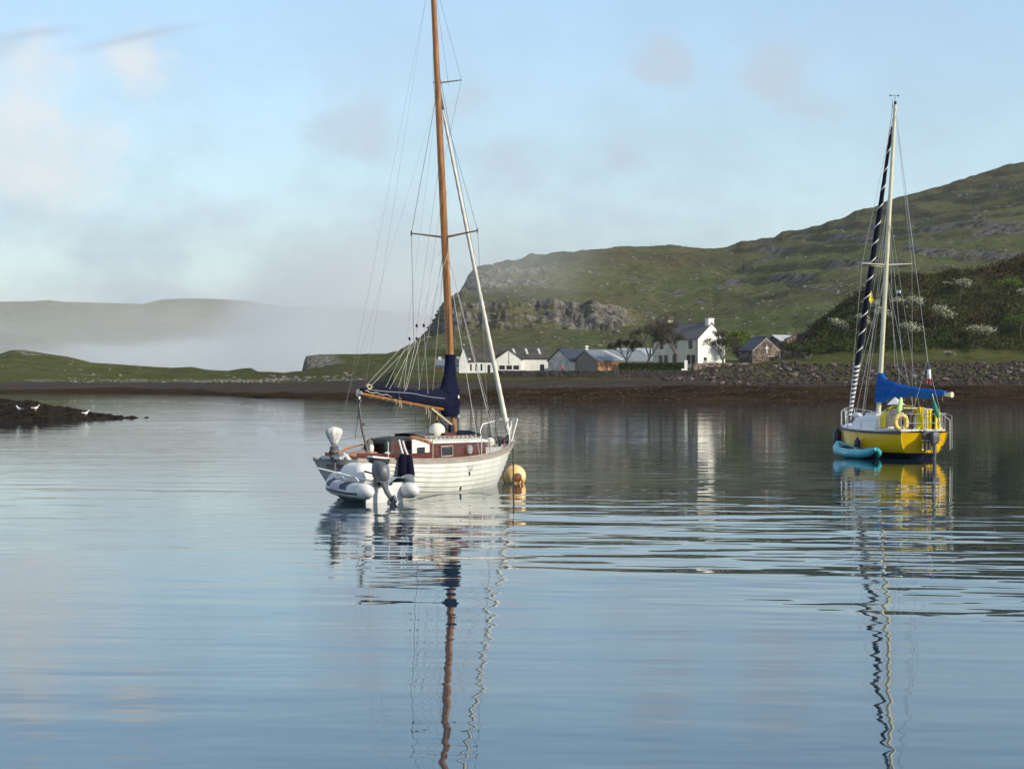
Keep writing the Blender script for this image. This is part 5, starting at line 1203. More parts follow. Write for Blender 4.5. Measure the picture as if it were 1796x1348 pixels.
def house(name, label, cat, corner, ang, L, Wd, eave, ridge, wallm, roofm, gablem=None, zdrop=1.2, over=.18, group=None, roofname='roof'):
    """corner = the nearest ground corner; long side runs from it along ang (radians), gable side runs along ang-90 deg (to the other hand if Wd<0)"""
    root = thing(name, label, cat, corner, 0, group)
    A = Vector((math.cos(ang), math.sin(ang), 0)); B = Vector((math.sin(ang), -math.cos(ang), 0))*(1 if Wd > 0 else -1); Wd = abs(Wd); Z = Vector((0, 0, 1))
    O = Vector((0, 0, 0))
    nB = -B                                                # outward normal of the long side through the corner
    def wall(a, b, hs, m, nm='wall'):
        d = (b-a); mb = MB(); inn = None
        cen = O+A*L/2+B*Wd/2; n = Vector((-d.y, d.x, 0)).normalized()
        if (cen-a).dot(n) < 0: n = -n
        pts = [a-Z*zdrop, b-Z*zdrop, b+Z*hs]+([(a+b)/2+Z*ridge] if nm == 'gable_wall' else [])+[a+Z*hs]
        mb.prism(pts, n, .3); return mb.build(nm, m, root, smooth=False)
    gm = gablem or wallm
    wall(O, O+A*L, eave, wallm); wall(O+B*Wd+A*.02, O+A*(L-.02)+B*Wd, eave, wallm)
    e = .01
    wall(O-A*e+B*e, O-A*e+B*(Wd-e), eave-.02, gm, 'gable_wall'); wall(O+A*(L+e)+B*e, O+A*(L+e)+B*(Wd-e), eave-.02, gm, 'gable_wall')
    sl = (ridge-eave)/(Wd/2)
    for s in (0, 1):
        f0 = B*(-over) if s == 0 else B*(Wd+over); r0 = B*Wd/2
        a_ = O-A*over+f0+Z*(eave-sl*over); b_ = O+A*(L+over)+f0+Z*(eave-sl*over); c_ = O+A*(L+over)+r0+Z*(ridge+.02); d_ = O-A*over+r0+Z*(ridge+.02)
        n = (b_-a_).cross(d_-a_).normalized(); n = n if n.z > 0 else -n
        mb = MB(); mb.prism([a_, b_, c_, d_], n, .12); mb.build(roofname, roofm, root, smooth=False)
    mb = MB(); mb.tube([O-A*over+B*Wd/2+Z*(ridge+.15), O+A*(L+over)+B*Wd/2+Z*(ridge+.15)], .10, 6); mb.build('ridge_cap', roofm, root)
    return root, O, A, B, Z

def chimney(root, c, A, w, d, h, m, pots=2):
    mb = MB(); R_ = Matrix.Rotation(math.atan2(A.y, A.x), 3, 'Z'); mb.box(c+Vector((0, 0, h/2)), (w, d, h), R_); mb.box(c+Vector((0, 0, h)), (w+.14, d+.14, .12), R_); o = mb.build('chimney', m, root, smooth=False)
    for k in range(pots):
        mb = MB(); mb.lathe([(.13, 0), (.11, .35), (.13, .4)], 8, Matrix.Translation(c+A*0+(R_ @ Vector((0, (k-(pots-1)/2)*.45, h+.06))))); mb.build('chimney_pot', V['pot'], o)
    return o

# ---- the farmhouse
c = at(1224, 642, 395)
root, O, A, B, Z = house('farmhouse', 'two-storey white farmhouse with slate roof and a chimney on each gable', 'house', c, math.radians(134), 11.0, 7.5, 5.0, 7.75, V['lime_shaded'], V['slate'], V['lime_white'])
nl = -B
for t in (.16, .50, .80): 
    wnd(root, O+A*L_ if False else O+A*(11*t)+Z*3.25, A, Z, .75, 1.35, nl, 1)
for t in (.10, .20, .70, .82): wnd(root, O+A*(11*t)+Z*.5, A, Z, .72, 1.5, nl, 1)
mb = MB(); mb.prism([O+A*(11*.45)+Z*-.1, O+A*(11*.45+1.1)+Z*-.1, O+A*(11*.45+1.1)+Z*2.2, O+A*(11*.45)+Z*2.2], nl, .08); mb.build('door', V['frame'], root, smooth=False)
wnd(root, O+B*2.0+Z*.35, B, Z, .7, 1.2, -A, 1)
mb = MB(); mb.tube([O+nl*.12+Z*5+A*.3, O+nl*.12+Z*-.2+A*.3], .07, 6); mb.tube([O+nl*.12+Z*5+A*10.9, O+nl*.12+Z*-.2+A*10.9], .07, 6); mb.tube([O+nl*.25+Z*4.9, O+nl*.25+Z*4.9+A*11], .07, 6); mb.build('drainpipe', V['frame'], root)
chimney(root, O+B*3.75+Z*6.9+A*.45, A, .8, 1.5, 1.75, V['lime_white']); chimney(root, O+B*3.75+Z*7.0+A*10.5, A, .8, 1.5, 1.5, V['lime_shaded'])
mb = MB(); mb.tube([O+B*3.75+A*10.6+Z*8.4, O+B*3.75+A*10.6+Z*10.9], .03, 4); mb.build('aerial', V['frame'], root)

# ---- low cottages along the quay
c = at(868, 657, 388)
root, O, A, B, Z = house('long_cottage', 'low white cottage with slit windows and a steep pointed gable', 'cottage', c, PI, 6.1, 5.4, 2.45, 4.9, V['lime_white'], V['old_slate'])
for k in range(4): wnd(root, O+A*(6.1-.9-k*.95)+Z*.8, A, Z, .16, 1.05, B*-1, 0)
mb = MB(); mb.prism([O+A*4.6+Z*-1.0-B*.25, O+A*6.35+Z*-1.0-B*.25, O+A*6.35+Z*2.4-B*.25, O+A*5.5+Z*4.95-B*.25, O+A*4.6+Z*2.4-B*.25], B, 1.4); pg = mb.build('pointed_gable', V['lime_white'], root, smooth=False)
for s_ in (-1, 1):
    mb = MB(); mb.prism([O+A*5.5+Z*5.05-B*.38, O+A*(5.5+s_*1.02)+Z*2.05-B*.38, O+A*(5.5+s_*1.02)+Z*2.2-B*.38, O+A*5.5+Z*5.2-B*.38], B, 1.6); mb.build('gable_slate', V['old_slate'], pg, smooth=False)
mb = MB(); mb.sphere(O+A*5.5+Z*5.3, .12, (1, 1, 1), 8, 6); mb.build('finial', V['lime_white'], pg)
mb = MB(); mb.prism([O+A*.8+Z*-.2, O+A*1.25+Z*-.2, O+A*1.25+Z*1.75, O+A*.8+Z*1.75], -B, .06); mb.build('door', V['dark'], root, smooth=False)
mb = MB(); mb.box(O+A*4.55-B*.1+Z*2.75, (.5, .4, .35)); mb.build('dormer_cheek', V['lime_white'], root, smooth=False)

c = at(962, 650, 398)
root, O, A, B, Z = house('quay_house', 'long white quayside house with mossy roof, three skylights and a sooty front gable', 'house', c, PI, 14.2, 6.0, 2.25, 4.35, V['lime_white'], V['old_slate'])
mb = MB(); g0 = 4.9; gw = 4.6
mb.prism([O+A*g0-B*1.6+Z*-1.0, O+A*(g0+gw)-B*1.6+Z*-1.0, O+A*(g0+gw)-B*1.6+Z*2.1, O+A*(g0+gw/2)-B*1.6+Z*3.75, O+A*g0-B*1.6+Z*2.1], B, 2.4); fg = mb.build('front_gable', V['lime_white'], root, smooth=False)
for s_ in (-1, 1):
    mb = MB(); mb.prism([O+A*(g0+gw/2)-B*1.75+Z*3.80, O+A*(g0+gw/2+s_*(gw/2+.25))-B*1.75+Z*1.95, O+A*(g0+gw/2+s_*(gw/2+.25))-B*1.75+Z*2.12, O+A*(g0+gw/2)-B*1.75+Z*3.98], B, 3.6); mb.build('gable_slate', V['old_slate'], fg, smooth=False)
for k in range(3): wnd(root, O+A*(g0+.95+k*1.28)-B*1.6+Z*.28, A, Z, .85, .62, -B, 0)
mb = MB(); mb.prism([O+A*(g0+gw/2-.06)-B*1.63+Z*1.2, O+A*(g0+gw/2+.06)-B*1.63+Z*1.2, O+A*(g0+gw/2+.04)-B*1.63+Z*3.5, O+A*(g0+gw/2-.04)-B*1.63+Z*3.5], B, .03); mb.build('soot_streak', V['pot'], fg, smooth=False)
mb = MB(); mb.prism([O+A*.75+Z*-.1, O+A*1.5+Z*-.1, O+A*1.5+Z*1.15, O+A*.75+Z*1.15], -B, .05); mb.build('door', V['dark'], root, smooth=False)
sl = 2.1/3.0; 
for k in range(3):
    x = .9+k*2.3+.4
    a_ = O+A*(x+.35)+B*2.3+Z*(2.25+2.3*sl+.16); b_ = O+A*x+B*.9+Z*(2.25+.9*sl+.16)
    mb = MB(); mb.prism([a_, a_+A*.38, b_+A*.38, b_], (0, 0, 1), .06); mb.build('skylight', V['shed_glass'], root, smooth=False)

c = at(806, 654, 402)
root, O, A, B, Z = house('small_cottage', 'small grey-roofed white cottage at the end of the row with two white chimneys', 'cottage', c, PI, 4.2, 4.0, 1.35, 2.45, V['lime_white'], V['tin'])
for t in (.3, 3.7): chimney(root, O+A*t+B*2.0+Z*2.2, A, .5, .5, .75, V['lime_white'], 0)
wnd(root, O+A*.9+Z*.4, A, Z, .4, .5, -B, 0)
c = at(776, 656, 392)
root, O, A, B, Z = house('orange_hut', 'small orange timber hut by the shore below the grey-roofed cottage', 'hut', c, PI, 1.4, 1.4, 1.15, 1.35, V['orange'], V['tin'], over=.08)
mb = MB(); mb.prism([O+A*.5+Z*.2, O+A*.9+Z*.2, O+A*.9+Z*.9, O+A*.5+Z*.9], -B, .04); mb.build('door', V['larch_grey'], root, smooth=False)

# gable sheds: grey rendered with blue slate, larch-clad with tin roof
c = at(1001, 650, 388)
root, O, A, B, Z = house('blue_roofed_shed', 'white shed with flaking grey gable and dark blue slate roof', 'shed', c, math.radians(38), 8.0, -6.4, 1.75, 3.75, V['lime_white'], V['slate_blue'], V['lime_grey'])
mb = MB()
for k, x in enumerate((0, .38)): mb.lathe([(.05, 0), (.05, .25), (.19, .28), (.19, .48), (.05, .56)], 8, Matrix.Translation(O+A*6.2+B*3.2+Z*4.0+A*x))
mb.lathe([(.42, 0), (.30, .16), (.10, .25)], 10, Matrix.Translation(O+A*6.3+B*3.2+Z*3.8)); mb.build('roof_cowl', V['lime_white'], root)
mb = MB(); mb.prism([O+B*5.0-A*.01+Z*-.1, O+B*5.7-A*.01+Z*-.1, O+B*5.7-A*.01+Z*1.5, O+B*5.0-A*.01+Z*1.5], -A, .05); mb.build('door', V['lime_grey'], root, smooth=False)

c = at(1047, 650, 384)
root, O, A, B, Z = house('larch_barn', 'long larch-clad barn with a blue-grey tin roof', 'barn', c, math.radians(38), 13.0, -6.4, 1.75, 3.55, V['larch'], V['tin'], V['larch_grey'])
# each cladding board of the barn
nb = 0
for k in range(46):
    p = O+A*(.14+k*.281); mb = MB(); mb.prism([p-A*.11-Z*.4, p+A*.11-Z*.4, p+A*.11+Z*1.66, p-A*.11+Z*1.66], -B, .03+.012*(k % 3)); mb.build('board', V['larch'] if k < 24 else V['larch_grey'], root, smooth=False)
for k in range(22):
    t = .15+k*.29; p = O+B*t; h = 1.66+(1-abs(t-3.2)/3.2)*1.8
    mb = MB(); mb.prism([p-B*.12-Z*.4, p+B*.12-Z*.4, p+B*.12+Z*h, p-B*.12+Z*h], -A, .03+.012*(k % 3)); mb.build('board', V['larch_grey'], root, smooth=False)
sl = 1.8/3.2
mb = MB(); a_ = O+A*3.8+B*3.1+Z*(1.75+3.1*sl+.17); b_ = O+A*5.6+B*.0+Z*(1.75+.17); mb.prism([a_, a_+A*.9, b_+A*.9, b_], (0, 0, 1), .03); mb.build('clear_sheet', V['tin_pale'], root, smooth=False)
c = at(1144, 648, 395)
root, O, A, B, Z = house('lean_shed', 'low green-grey tin-roofed shed joined to the far end of the larch barn', 'shed', c, PI-.05, 7.4, 4.5, 1.65, 2.5, V['larch'], V['tin_green'])
for k in range(16):
    p = O+A*(.2+k*.45); mb = MB(); mb.prism([p-A*.17-Z*.4, p+A*.17-Z*.4, p+A*.17+Z*1.58, p-A*.17+Z*1.58], -B, .03+.012*(k % 3)); mb.build('board', V['larch'] if k % 2 else V['larch_grey'], root, smooth=False)
# roof of a bigger barn glimpsed behind
c = at(1150, 640, 425)
house('back_barn', 'pale tin-roofed barn glimpsed behind the sheds and bare trees', 'barn', c, PI-.1, 7.5, 6, 1.9, 3.1, V['lime_grey'], V['tin_pale'])

# ---- stone chapel with white cross: stones of the gable are pieces
c = at(1320, 637, 386)
root, O, A, B, Z = house('stone_chapel', 'small rubble-stone chapel with a white cross on its gable', 'chapel', c, math.radians(112), 5.2, 5.6, 2.3, 4.55, V['stone'], V['slate_blue'], V['stone_red'], over=.1)
rnd = random.Random(3); Wg = 5.6; row = 0; z = -.35
while z < 4.2:
    hh = rnd.uniform(.24, .36); half = Wg/2 if z+hh < 2.25 else Wg/2*(4.5-(z+hh))/2.25
    x = Wg/2-half+.06
    while x < Wg/2+half-.15:
        w = min(rnd.uniform(.25, .62), Wg/2+half-.04-x)
        if w > .14 and not (3.2 < x+w/2 < 4.3 and z < 1.35):
            p = O+B*(x+w/2)+Z*(z+hh/2)-A*.01; d = rnd.uniform(.03, .09); mb = MB()
            q = [p+B*(-w/2+.03)+Z*(-hh/2+.02), p+B*(w/2-.03)+Z*(-hh/2+.03), p+B*(w/2-.05)+Z*(hh/2-.03), p+B*(-w/2+.05)+Z*(hh/2-.02)]
            mb.prism(q, -A, d); mb.build('stone', rnd.choice([V['stone'], V['stone_dark'], V['stone']]), root, smooth=False)
        x += w
    z += hh
mb = MB(); k0 = O+B*2.75-A*.12; mb.prism([k0+B*-.07+Z*1.75, k0+B*.07+Z*1.75, k0+B*.07+Z*2.62, k0+B*.36+Z*2.62, k0+B*.36+Z*2.78, k0+B*.07+Z*2.78, k0+B*.07+Z*3.22, k0+B*-.07+Z*3.22, k0+B*-.07+Z*2.78, k0+B*-.36+Z*2.78, k0+B*-.36+Z*2.62, k0+B*-.07+Z*2.62], -A, .06); mb.build('cross', V['lime_white'], root, smooth=False)
mb = MB(); mb.prism([O+B*3.35+Z*-.3-A*.02, O+B*4.15+Z*-.3-A*.02, O+B*4.15+Z*1.2-A*.02, O+B*3.35+Z*1.2-A*.02], -A, .05); mb.build('door', V['dark'], root, smooth=False)
c = at(1326, 622, 400)
house('tin_shed', 'little pale tin-roofed shed peeping over the chapel roof', 'shed', c, math.radians(20), 2.9, -2.6, 2.0, 2.8, V['stone'], V['tin_pale'])
c = at(1368, 612, 415)
root, O, A, B, Z = house('stone_byre', 'roughly built stone byre on the slope with a pale tin roof', 'byre', c, math.radians(35), 8.0, -4.0, 1.6, 2.5, V['stone'], V['tin_pale'], zdrop=3)
mb = MB(); mb.box(O+A*7.6+B*2+Z*2.9, (.8, .8, .9)); mb.build('chimney', V['stone'], root, smooth=False)
c = at(1374, 636, 384)
rnd = random.Random(12)
def drystone(name, label, pts, h, m, seed, th=.5, sz=.5, cat='wall', group=None):
    """field wall of stacked stones, joined as one piece where the stones are too small to tell apart"""
    rn = random.Random(seed); root = thing(name, label, cat, pts[0], 0, group); p0 = Vector(pts[0]); mb = MB()
    for a, b in zip(pts[:-1], pts[1:]):
        a, b = Vector(a)-p0, Vector(b)-p0; d = b-a; L = d.length; n = max(1, int(L/sz)); t = d.normalized(); nn = Vector((-t.y, t.x, 0)).normalized()
        mb.prism([a-nn*th/2-Vector((0, 0, 1)), b-nn*th/2-Vector((0, 0, 1)), b-nn*th/2+Vector((0, 0, h*.93)), a-nn*th/2+Vector((0, 0, h*.93))], nn, th)
        rows_ = max(1, int(h/(sz*.6)))
        for r in range(rows_+1):
            off = rn.random()
            for k in range(n):
                c = a+d*((k+off)/n % 1.0)+Vector((0, 0, h*(r+.45)/(rows_+.6)))
                s_ = sz*rn.uniform(.7, 1.15); R_ = Matrix.Rotation(math.atan2(t.y, t.x)+rn.uniform(-.2, .2), 3, 'Z') @ Matrix.Rotation(rn.uniform(-.15, .15), 3, 'Y')
                mb.box(c, (s_*.95, th+rn.uniform(.02, .16), s_*.55*rn.uniform(.8, 1.1)), R_)
    o = mb.build('stonework', m, root, smooth=False, fixn=False); tag(o, kind='stuff'); return root
drystone('garden_wall', 'rough stone wall running from the chapel corner towards the scrub', [at(1374, 634, 387), at(1398, 634, 385), at(1412, 632, 384)], 1.6, V['stone'], 5)
drystone('sea_wall', 'dark stone sea wall below the white houses', [at(868, 667, 367), at(960, 667, 364), at(1060, 667, 361), at(1150, 667, 359), at(1232, 667, 357)], 1.55, V['stone_dark'], 6, .6, .55)
drystone('yard_wall', 'low grey garden wall in front of the farmhouse gable', [at(1215, 646, 372), at(1262, 645, 376), at(1312, 645, 380)], .8, V['stone'], 8, .4, .4)
drystone('hill_dyke', 'tumbledown grey dyke climbing the slope above the byre', [at(1378, 610, 405), at(1400, 600, 412), at(1436, 592, 420)], 1.5, V['stone'], 9, .6, .6)
# white gatepost and fence posts
mb = MB(); mb.box((0, 0, .75), (.5, .5, 2.0)); mb.box((-.4, 0, .0), (.7, .6, .7)); o = mb.build('gate_pillar', V['lime_white'], None, loc=at(1203, 650, 366), smooth=False); tag(o, 'white gate pillar at the end of the hedge in front of the farmhouse', 'gate pillar')
mb = MB(); mb.box((0, 0, .5), (.45, .45, 2.2)); o = mb.build('gate_post', V['lime_grey'], None, loc=at(1237, 648, 374), smooth=False); tag(o, 'grey stone gate post before the white gable of the farmhouse', 'gate post')

# ============================================================ trees and scrub
def leaf_mesh(pts, size, rn, nleaf, spread):
    """many small leaf-clump faces round given points, numpy fast"""
    pts = np.array(pts); n = len(pts)*nleaf; base = np.repeat(pts, nleaf, 0)+rn.normal(0, 1, (n, 3))*np.array(spread)
    a = rn.normal(0, 1, (n, 3)); a /= np.linalg.norm(a, axis=1)[:, None]; b = np.cross(a, rn.normal(0, 1, (n, 3))); b /= np.linalg.norm(b, axis=1)[:, None]
    s = size*rn.uniform(.6, 1.3, (n, 1)); tri = np.stack([base-a*s, base+a*s*.6+b*s*.8, base+a*s*.3-b*s*.9], 1)
    return tri.reshape(-1, 3)
def tri_object(name, V3, m, parent=None, loc=None):
    me = bpy.data.meshes.new(name); n = len(V3); me.vertices.add(n); me.vertices.foreach_set('co', V3.ravel().astype(np.float32))
    me.loops.add(n); me.loops.foreach_set('vertex_index', np.arange(n, dtype=np.int32)); me.polygons.add(n//3); me.polygons.foreach_set('loop_start', np.arange(0, n, 3, dtype=np.int32)); me.update(calc_edges=True)
    me.materials.append(m); o = bpy.data.objects.new(name, me); COL.objects.link(o)
    if parent: o.parent = parent
    if loc is not None: o.location = loc
    return o
def branch(p, d, L, r, depth, rn, out, tips, lean, spread=.62):
    q = p+d*L; mid = p+d*L*.5+Vector((rn.uniform(-1, 1), rn.uniform(-1, 1), rn.uniform(-.3, .3)))*L*.07
    out.append(([p, mid, q], [r, r*.85, r*.68]))
    if depth == 0: tips.append(tuple(q)); return
    for k in range(3 if depth > 1 else 4):
        v = Vector((rn.gauss(0, 1), rn.gauss(0, 1), rn.gauss(0, .6))).normalized()
        nd = (d+v*spread*.82+(Vector(lean)+Vector((0, 0, .55+abs(lean[0])*.5)))*.28).normalized()
        branch(q if k else q-d*L*.15*rn.random(), nd, L*rn.uniform(.60, .82), r*.60, depth-1, rn, out, tips, lean, spread)
def tree(name, label, cat, px_, py_, D_, h, seed, lean=(0, 0, 0), leaves=None, twigs=True, group=None, spread=.62, depth=4, trunk=.24, zoff=0, wide=1.0):
    base = at(px_, py_, D_)+Vector((0, 0, zoff)); root = thing(name, label, cat, base, 0, group); rn = random.Random(seed); out, tips = [], []
    L0 = h*.27; d0 = (Vector((0, 0, 1))+Vector(lean)*.6).normalized()
    branch(Vector((0, 0, -.6)), d0, L0+.6, trunk, depth, rn, out, tips, lean, spread)
    tr, tw = MB(), MB()
    for pts, rr in out:
        pts = [Vector((p.x*wide, p.y*wide, p.z)) for p in pts]
        (tr if rr[0] > trunk*.30 else tw).tube(pts, rr, 6 if rr[0] > .1 else 4, caps=False)
    tr.build('trunk', V['bark'], root, fixn=False); nr = np.random.default_rng(seed)
    tips = [(x*wide, y*wide, z) for x, y, z in tips]
    for t in tips:
        for _ in range(12 if twigs else 2):
            v = Vector(nr.normal(0, 1, 3)).normalized()*h*.075+Vector((0, 0, h*.03))+Vector(lean)*h*.03; tw.tube([t, Vector(t)+v*1.25], [.013, .006], 3, caps=False)
    tw.build('twigs', V['twig'], root, fixn=False)
    if leaves:
        m, size, nl, sp = leaves
        for k, mm in enumerate(m): tri_object('crown' if k == 0 else 'blossom', leaf_mesh(tips, size, np.random.default_rng(seed+k), nl[k], sp), mm, root)
    return root
tree('bare_tree', 'bare many-stemmed tree in front of the larch barn end', 'tree', 1099, 646, 378, 5.0, 11, twigs=True, group='leafless trees before the farmhouse', depth=5, spread=.75, trunk=.22)
tree('bare_tree', 'leaning leafless tree between the barn and the farmhouse', 'tree', 1136, 644, 376, 6.6, 14, lean=(.22, 0, 0), group='leafless trees before the farmhouse', depth=5, spread=.75, trunk=.30)
tree('bare_tree', 'forked leafless tree in front of the farmhouse facade', 'tree', 1186, 643, 378, 7.6, 17, group='leafless trees before the farmhouse', depth=5, spread=.75, trunk=.34, wide=1.1)
tree('bare_tree', 'round leafless tree against the white gable of the farmhouse', 'tree', 1268, 645, 378, 5.2, 19, group='leafless trees before the farmhouse', depth=5, spread=.85, trunk=.26)
tree('green_tree', 'fresh green leafy tree behind the farmhouse gable', 'tree', 1296, 642, 400, 5.6, 23, leaves=([V['leaf_fresh']], .17, [34], (.55, .55, .34)), group=None, spread=.8, wide=1.5)
tree('green_tree', 'low dark green bush beside the stone chapel roof', 'bush', 1306, 645, 392, 3.6, 29, leaves=([V['hedge']], .15, [22], (.45, .45, .3)), spread=.8, depth=3, wide=1.4)
tree('green_tree', 'small round green bush on the grass edge past the chapel', 'bush', 1416, 640, 380, 2.8, 33, leaves=([V['hedge']], .14, [26], (.4, .4, .3)), spread=.8, depth=3, wide=1.4)
# clipped hedge
nr = np.random.default_rng(5); n = 9000; a_, b_ = at(1085, 648, 372), at(1200, 647, 372)
u = nr.random(n); pts = np.stack([a_.x+(b_.x-a_.x)*u, a_.y+nr.normal(0, .25, n), a_.z-.2+nr.random(n)**.7*1.35], 1)
tag(tri_object('hedge', leaf_mesh(pts, .11, nr, 1, (.05, .05, .05)), V['hedge']), 'clipped dark green hedge along the top of the sea wall', 'hedge')

# scrub that covers the bluff: one uncountable mass
pxb, tsb, Xb, Db, Zb = BL
nr = np.random.default_rng(9)
def scrub(n, tlo, thi, plo, phi, size, spread, m, name, dens=None, lift=.5):
    ii = nr.integers(np.searchsorted(tsb, tlo), np.searchsorted(tsb, thi), n); jj = nr.integers(np.searchsorted(pxb, plo), np.searchsorted(pxb, phi), n)
    P = np.stack([Xb[ii, jj], Db[ii, jj], Zb[ii, jj]], 1)
    if dens is not None:
        k = dens(P, pxb[jj], tsb[ii]) > nr.random(n)*1.0; P = P[k]
    hgt = np.clip(fbm(P[:, 0]/3.6, P[:, 1]/3.6, 3, 77)*1.6+.5, 0, 1)
    P = P+np.stack([P[:, 0]*0, P[:, 0]*0, lift*hgt*3.6-.3], 1)
    return tag(tri_object(name, leaf_mesh(P, size, nr, 3, spread), m), kind='stuff')
V['scrub_a'] = mat('scrub_dark', (.062, .072, .024), .9, col2=(.018, .022, .010), vscale=.35, spec=.05)
V['scrub_b'] = mat('scrub_brown', (.098, .060, .034), .9, col2=(.036, .027, .015), vscale=.3, spec=.05)
V['scrub_g'] = mat('scrub_green', (.065, .090, .020), .9, col2=(.035, .055, .016), vscale=.3, spec=.05)
V['bracken'] = mat('bracken_green', (.075, .100, .022), .9, col2=(.05, .072, .02), vscale=.5, spec=.05)
slope = lambda P, p, t: ((t > 2.05) & (t < 4.35))*1.0
scrub(36000, 2.1, 4.4, 1375, 2200, .20, (.3, .3, .3), V['scrub_a'], 'scrub', lambda P, p, t: .35+.65*sstep(fbm(P[:, 0]/7, P[:, 2]/6, 3, 201), -.12, .12))
scrub(20000, 2.6, 4.5, 1375, 2200, .19, (.3, .3, .3), V['scrub_b'], 'heather', lambda P, p, t: sstep(fbm(P[:, 0]/6, P[:, 2]/5, 3, 202)+.25*(t > 3.7), .0, .15))
scrub(20000, 2.0, 4.2, 1375, 2200, .17, (.28, .28, .22), V['scrub_g'], 'bramble', lambda P, p, t: sstep(fbm(P[:, 0]/8, P[:, 2]/5, 3, 203)+.15*(t < 2.7), .02, .14))

# hawthorns in blossom, wind-swept up to the right
V['haw_leaf'] = mat('hawthorn_leaf', (.10, .13, .055), .8, col2=(.06, .085, .03), vscale=1.2, spec=.1)
V['haw_bloom'] = mat('hawthorn_bloom', (.62, .60, .46), .8, col2=(.42, .41, .30), vscale=1.5, spec=.1)
haws = [(1681, 526, 4.2, 'hawthorn in blossom highest of those clear of the masts', .5), (1700, 614, 5.6, 'spreading blossoming hawthorn low on the slope, beyond the boom end', .8), (1632, 583, 5.4, 'slanting greenish hawthorn in mid slope beyond the rigging', .9),
        (1588, 556, 4.4, 'blossoming hawthorn just behind the aft shrouds of the yellow yacht', .7), (1572, 556, 3.8, 'thin blossoming hawthorn peeping beside the cream mast', .5), (1578, 606, 4.6, 'lowest blossoming hawthorn behind the cream mast', .6),
        (1540, 574, 3.6, 'thin blossoming hawthorn between the furled genoa and the mast', .5), (1505, 586, 3.6, 'blossoming hawthorn straight behind the striped genoa', .7), (1452, 596, 4.2, 'lone leaning hawthorn at the end of the scrub, nearest the byre', .9),
        (1518, 558, 3.4, 'small blossoming hawthorn above the striped genoa', .5), (1794, 545, 4.0, 'blossoming hawthorn cut by the picture edge', .5), (1662, 512, 1.4, 'tiny pale hawthorn sapling high on the scrub', .3), (1660, 634, 1.6, 'small white-flowering bush on the grass above the boulders', .3)]
def bluff_point(px_, py_):
    j = int(np.clip(np.searchsorted(pxb, px_), 0, len(pxb)-1)); yy = HY-(Zb[:, j]-CAMH)/Db[:, j]*F
    ok = np.where(yy[:-30] <= py_)[0]; i = int(ok[0]) if len(ok) else len(tsb)-31
    return float(Db[i, j]), float(Zb[i, j])
for k, (px_, py_, h, lab, ln) in enumerate(haws):
    D_, z_ = bluff_point(px_, py_); base = at(px_, py_, D_); 
    t = tree('hawthorn_tree', lab, 'tree', px_, py_, D_-1.2, h, 50+k, lean=(ln*.9, 0, 0), leaves=([V['haw_leaf'], V['haw_bloom']], .12, [16, 17], (.42*h/4, .42*h/4, .20*h/4)), twigs=False, group='hawthorns in blossom on the scrubby bluff', depth=3, spread=.75, trunk=.13)
# fresh green bushes at the right edge
for k, (px_, py_, h, lab) in enumerate([(1768, 520, 3.2, 'bright green bush high at the edge of the scrub'), (1790, 590, 4.0, 'bright green bush half way down at the edge of the scrub')]):
    D_, z_ = bluff_point(px_, py_); tree('green_bush', lab, 'bush', px_, py_, D_-1.5, h, 90+k, leaves=([V['leaf_fresh']], .16, [26], (.5, .5, .3)), twigs=False, depth=3, spread=.85, wide=1.3, trunk=.14)

# ============================================================ boulders of the shore bank
V['boulder'] = mat('boulder', (.080, .062, .052), .95, col2=(.032, .027, .023), vscale=1.6, bump=.06, bscale=3, spec=.08)
V['boulder_pale'] = mat('boulder_pale', (.19, .15, .13), .95, col2=(.09, .072, .062), vscale=1.3, bump=.06, bscale=3, spec=.08)
def rock_mesh(seed, name='boulder'):
    rn = random.Random(seed); bm = bmesh.new(); bmesh.ops.create_icosphere(bm, subdivisions=1, radius=.5)
    for v in bm.verts: v.co = Vector((v.co.x*rn.uniform(.8, 1.15), v.co.y*rn.uniform(.8, 1.1), v.co.z*rn.uniform(.6, .95)))*rn.uniform(.85, 1.12)
    me = bpy.data.meshes.new(name); bm.to_mesh(me); bm.free(); return me
RK = []
for k in range(10):
    me = rock_mesh(300+k); me.materials.append(V['boulder_pale'] if k % 4 == 0 else V['boulder']); RK.append(me)
bank = thing('boulder_bank', 'bank of tumbled brown boulders along the shore below the chapel and scrub', 'boulder bank', at(1480, 668, 352))
rn = random.Random(77); small = MB()
rv = [[tuple(v.co) for v in me.vertices] for me in RK]; rf = [[tuple(p.vertices) for p in me.polygons] for me in RK]
bl = bank.location
def bank_pos():
    px_ = rn.uniform(1165, 2000)
    if px_ < 1240: D_ = rn.uniform(346, 357)
    else: D_ = rn.uniform(337, 367-6*(px_ > 1400))
    z = ground_z(px_, D_); return px_, D_, z
for k in range(230):
    px_, D_, z = bank_pos()
    while px_ > 1830: px_, D_, z = bank_pos()
    o = bpy.data.objects.new('boulder', RK[rn.randrange(10)]); COL.objects.link(o); o.parent = bank
    s_ = rn.uniform(.75, 1.2); o.scale = (s_*rn.uniform(.9, 1.4), s_, s_*rn.uniform(.7, 1.0)); o.rotation_euler = (rn.uniform(-.4, .4), rn.uniform(-.4, .4), rn.uniform(0, 6.28))
    o.location = Vector(((px_-CX)/F*D_, D_, z+.15*s_))-bl
for k in range(3600):
    px_, D_, z = bank_pos(); q = rn.randrange(10); s_ = rn.uniform(.22, .8); R_ = Matrix.Rotation(rn.uniform(0, 6.28), 3, 'Z') @ Matrix.Rotation(rn.uniform(-.5, .5), 3, 'X'); c = Vector(((px_-CX)/F*D_, D_, z+.1*s_))-bl
    small.add([c+R_ @ (Vector(v)*s_) for v in rv[q]], rf[q])
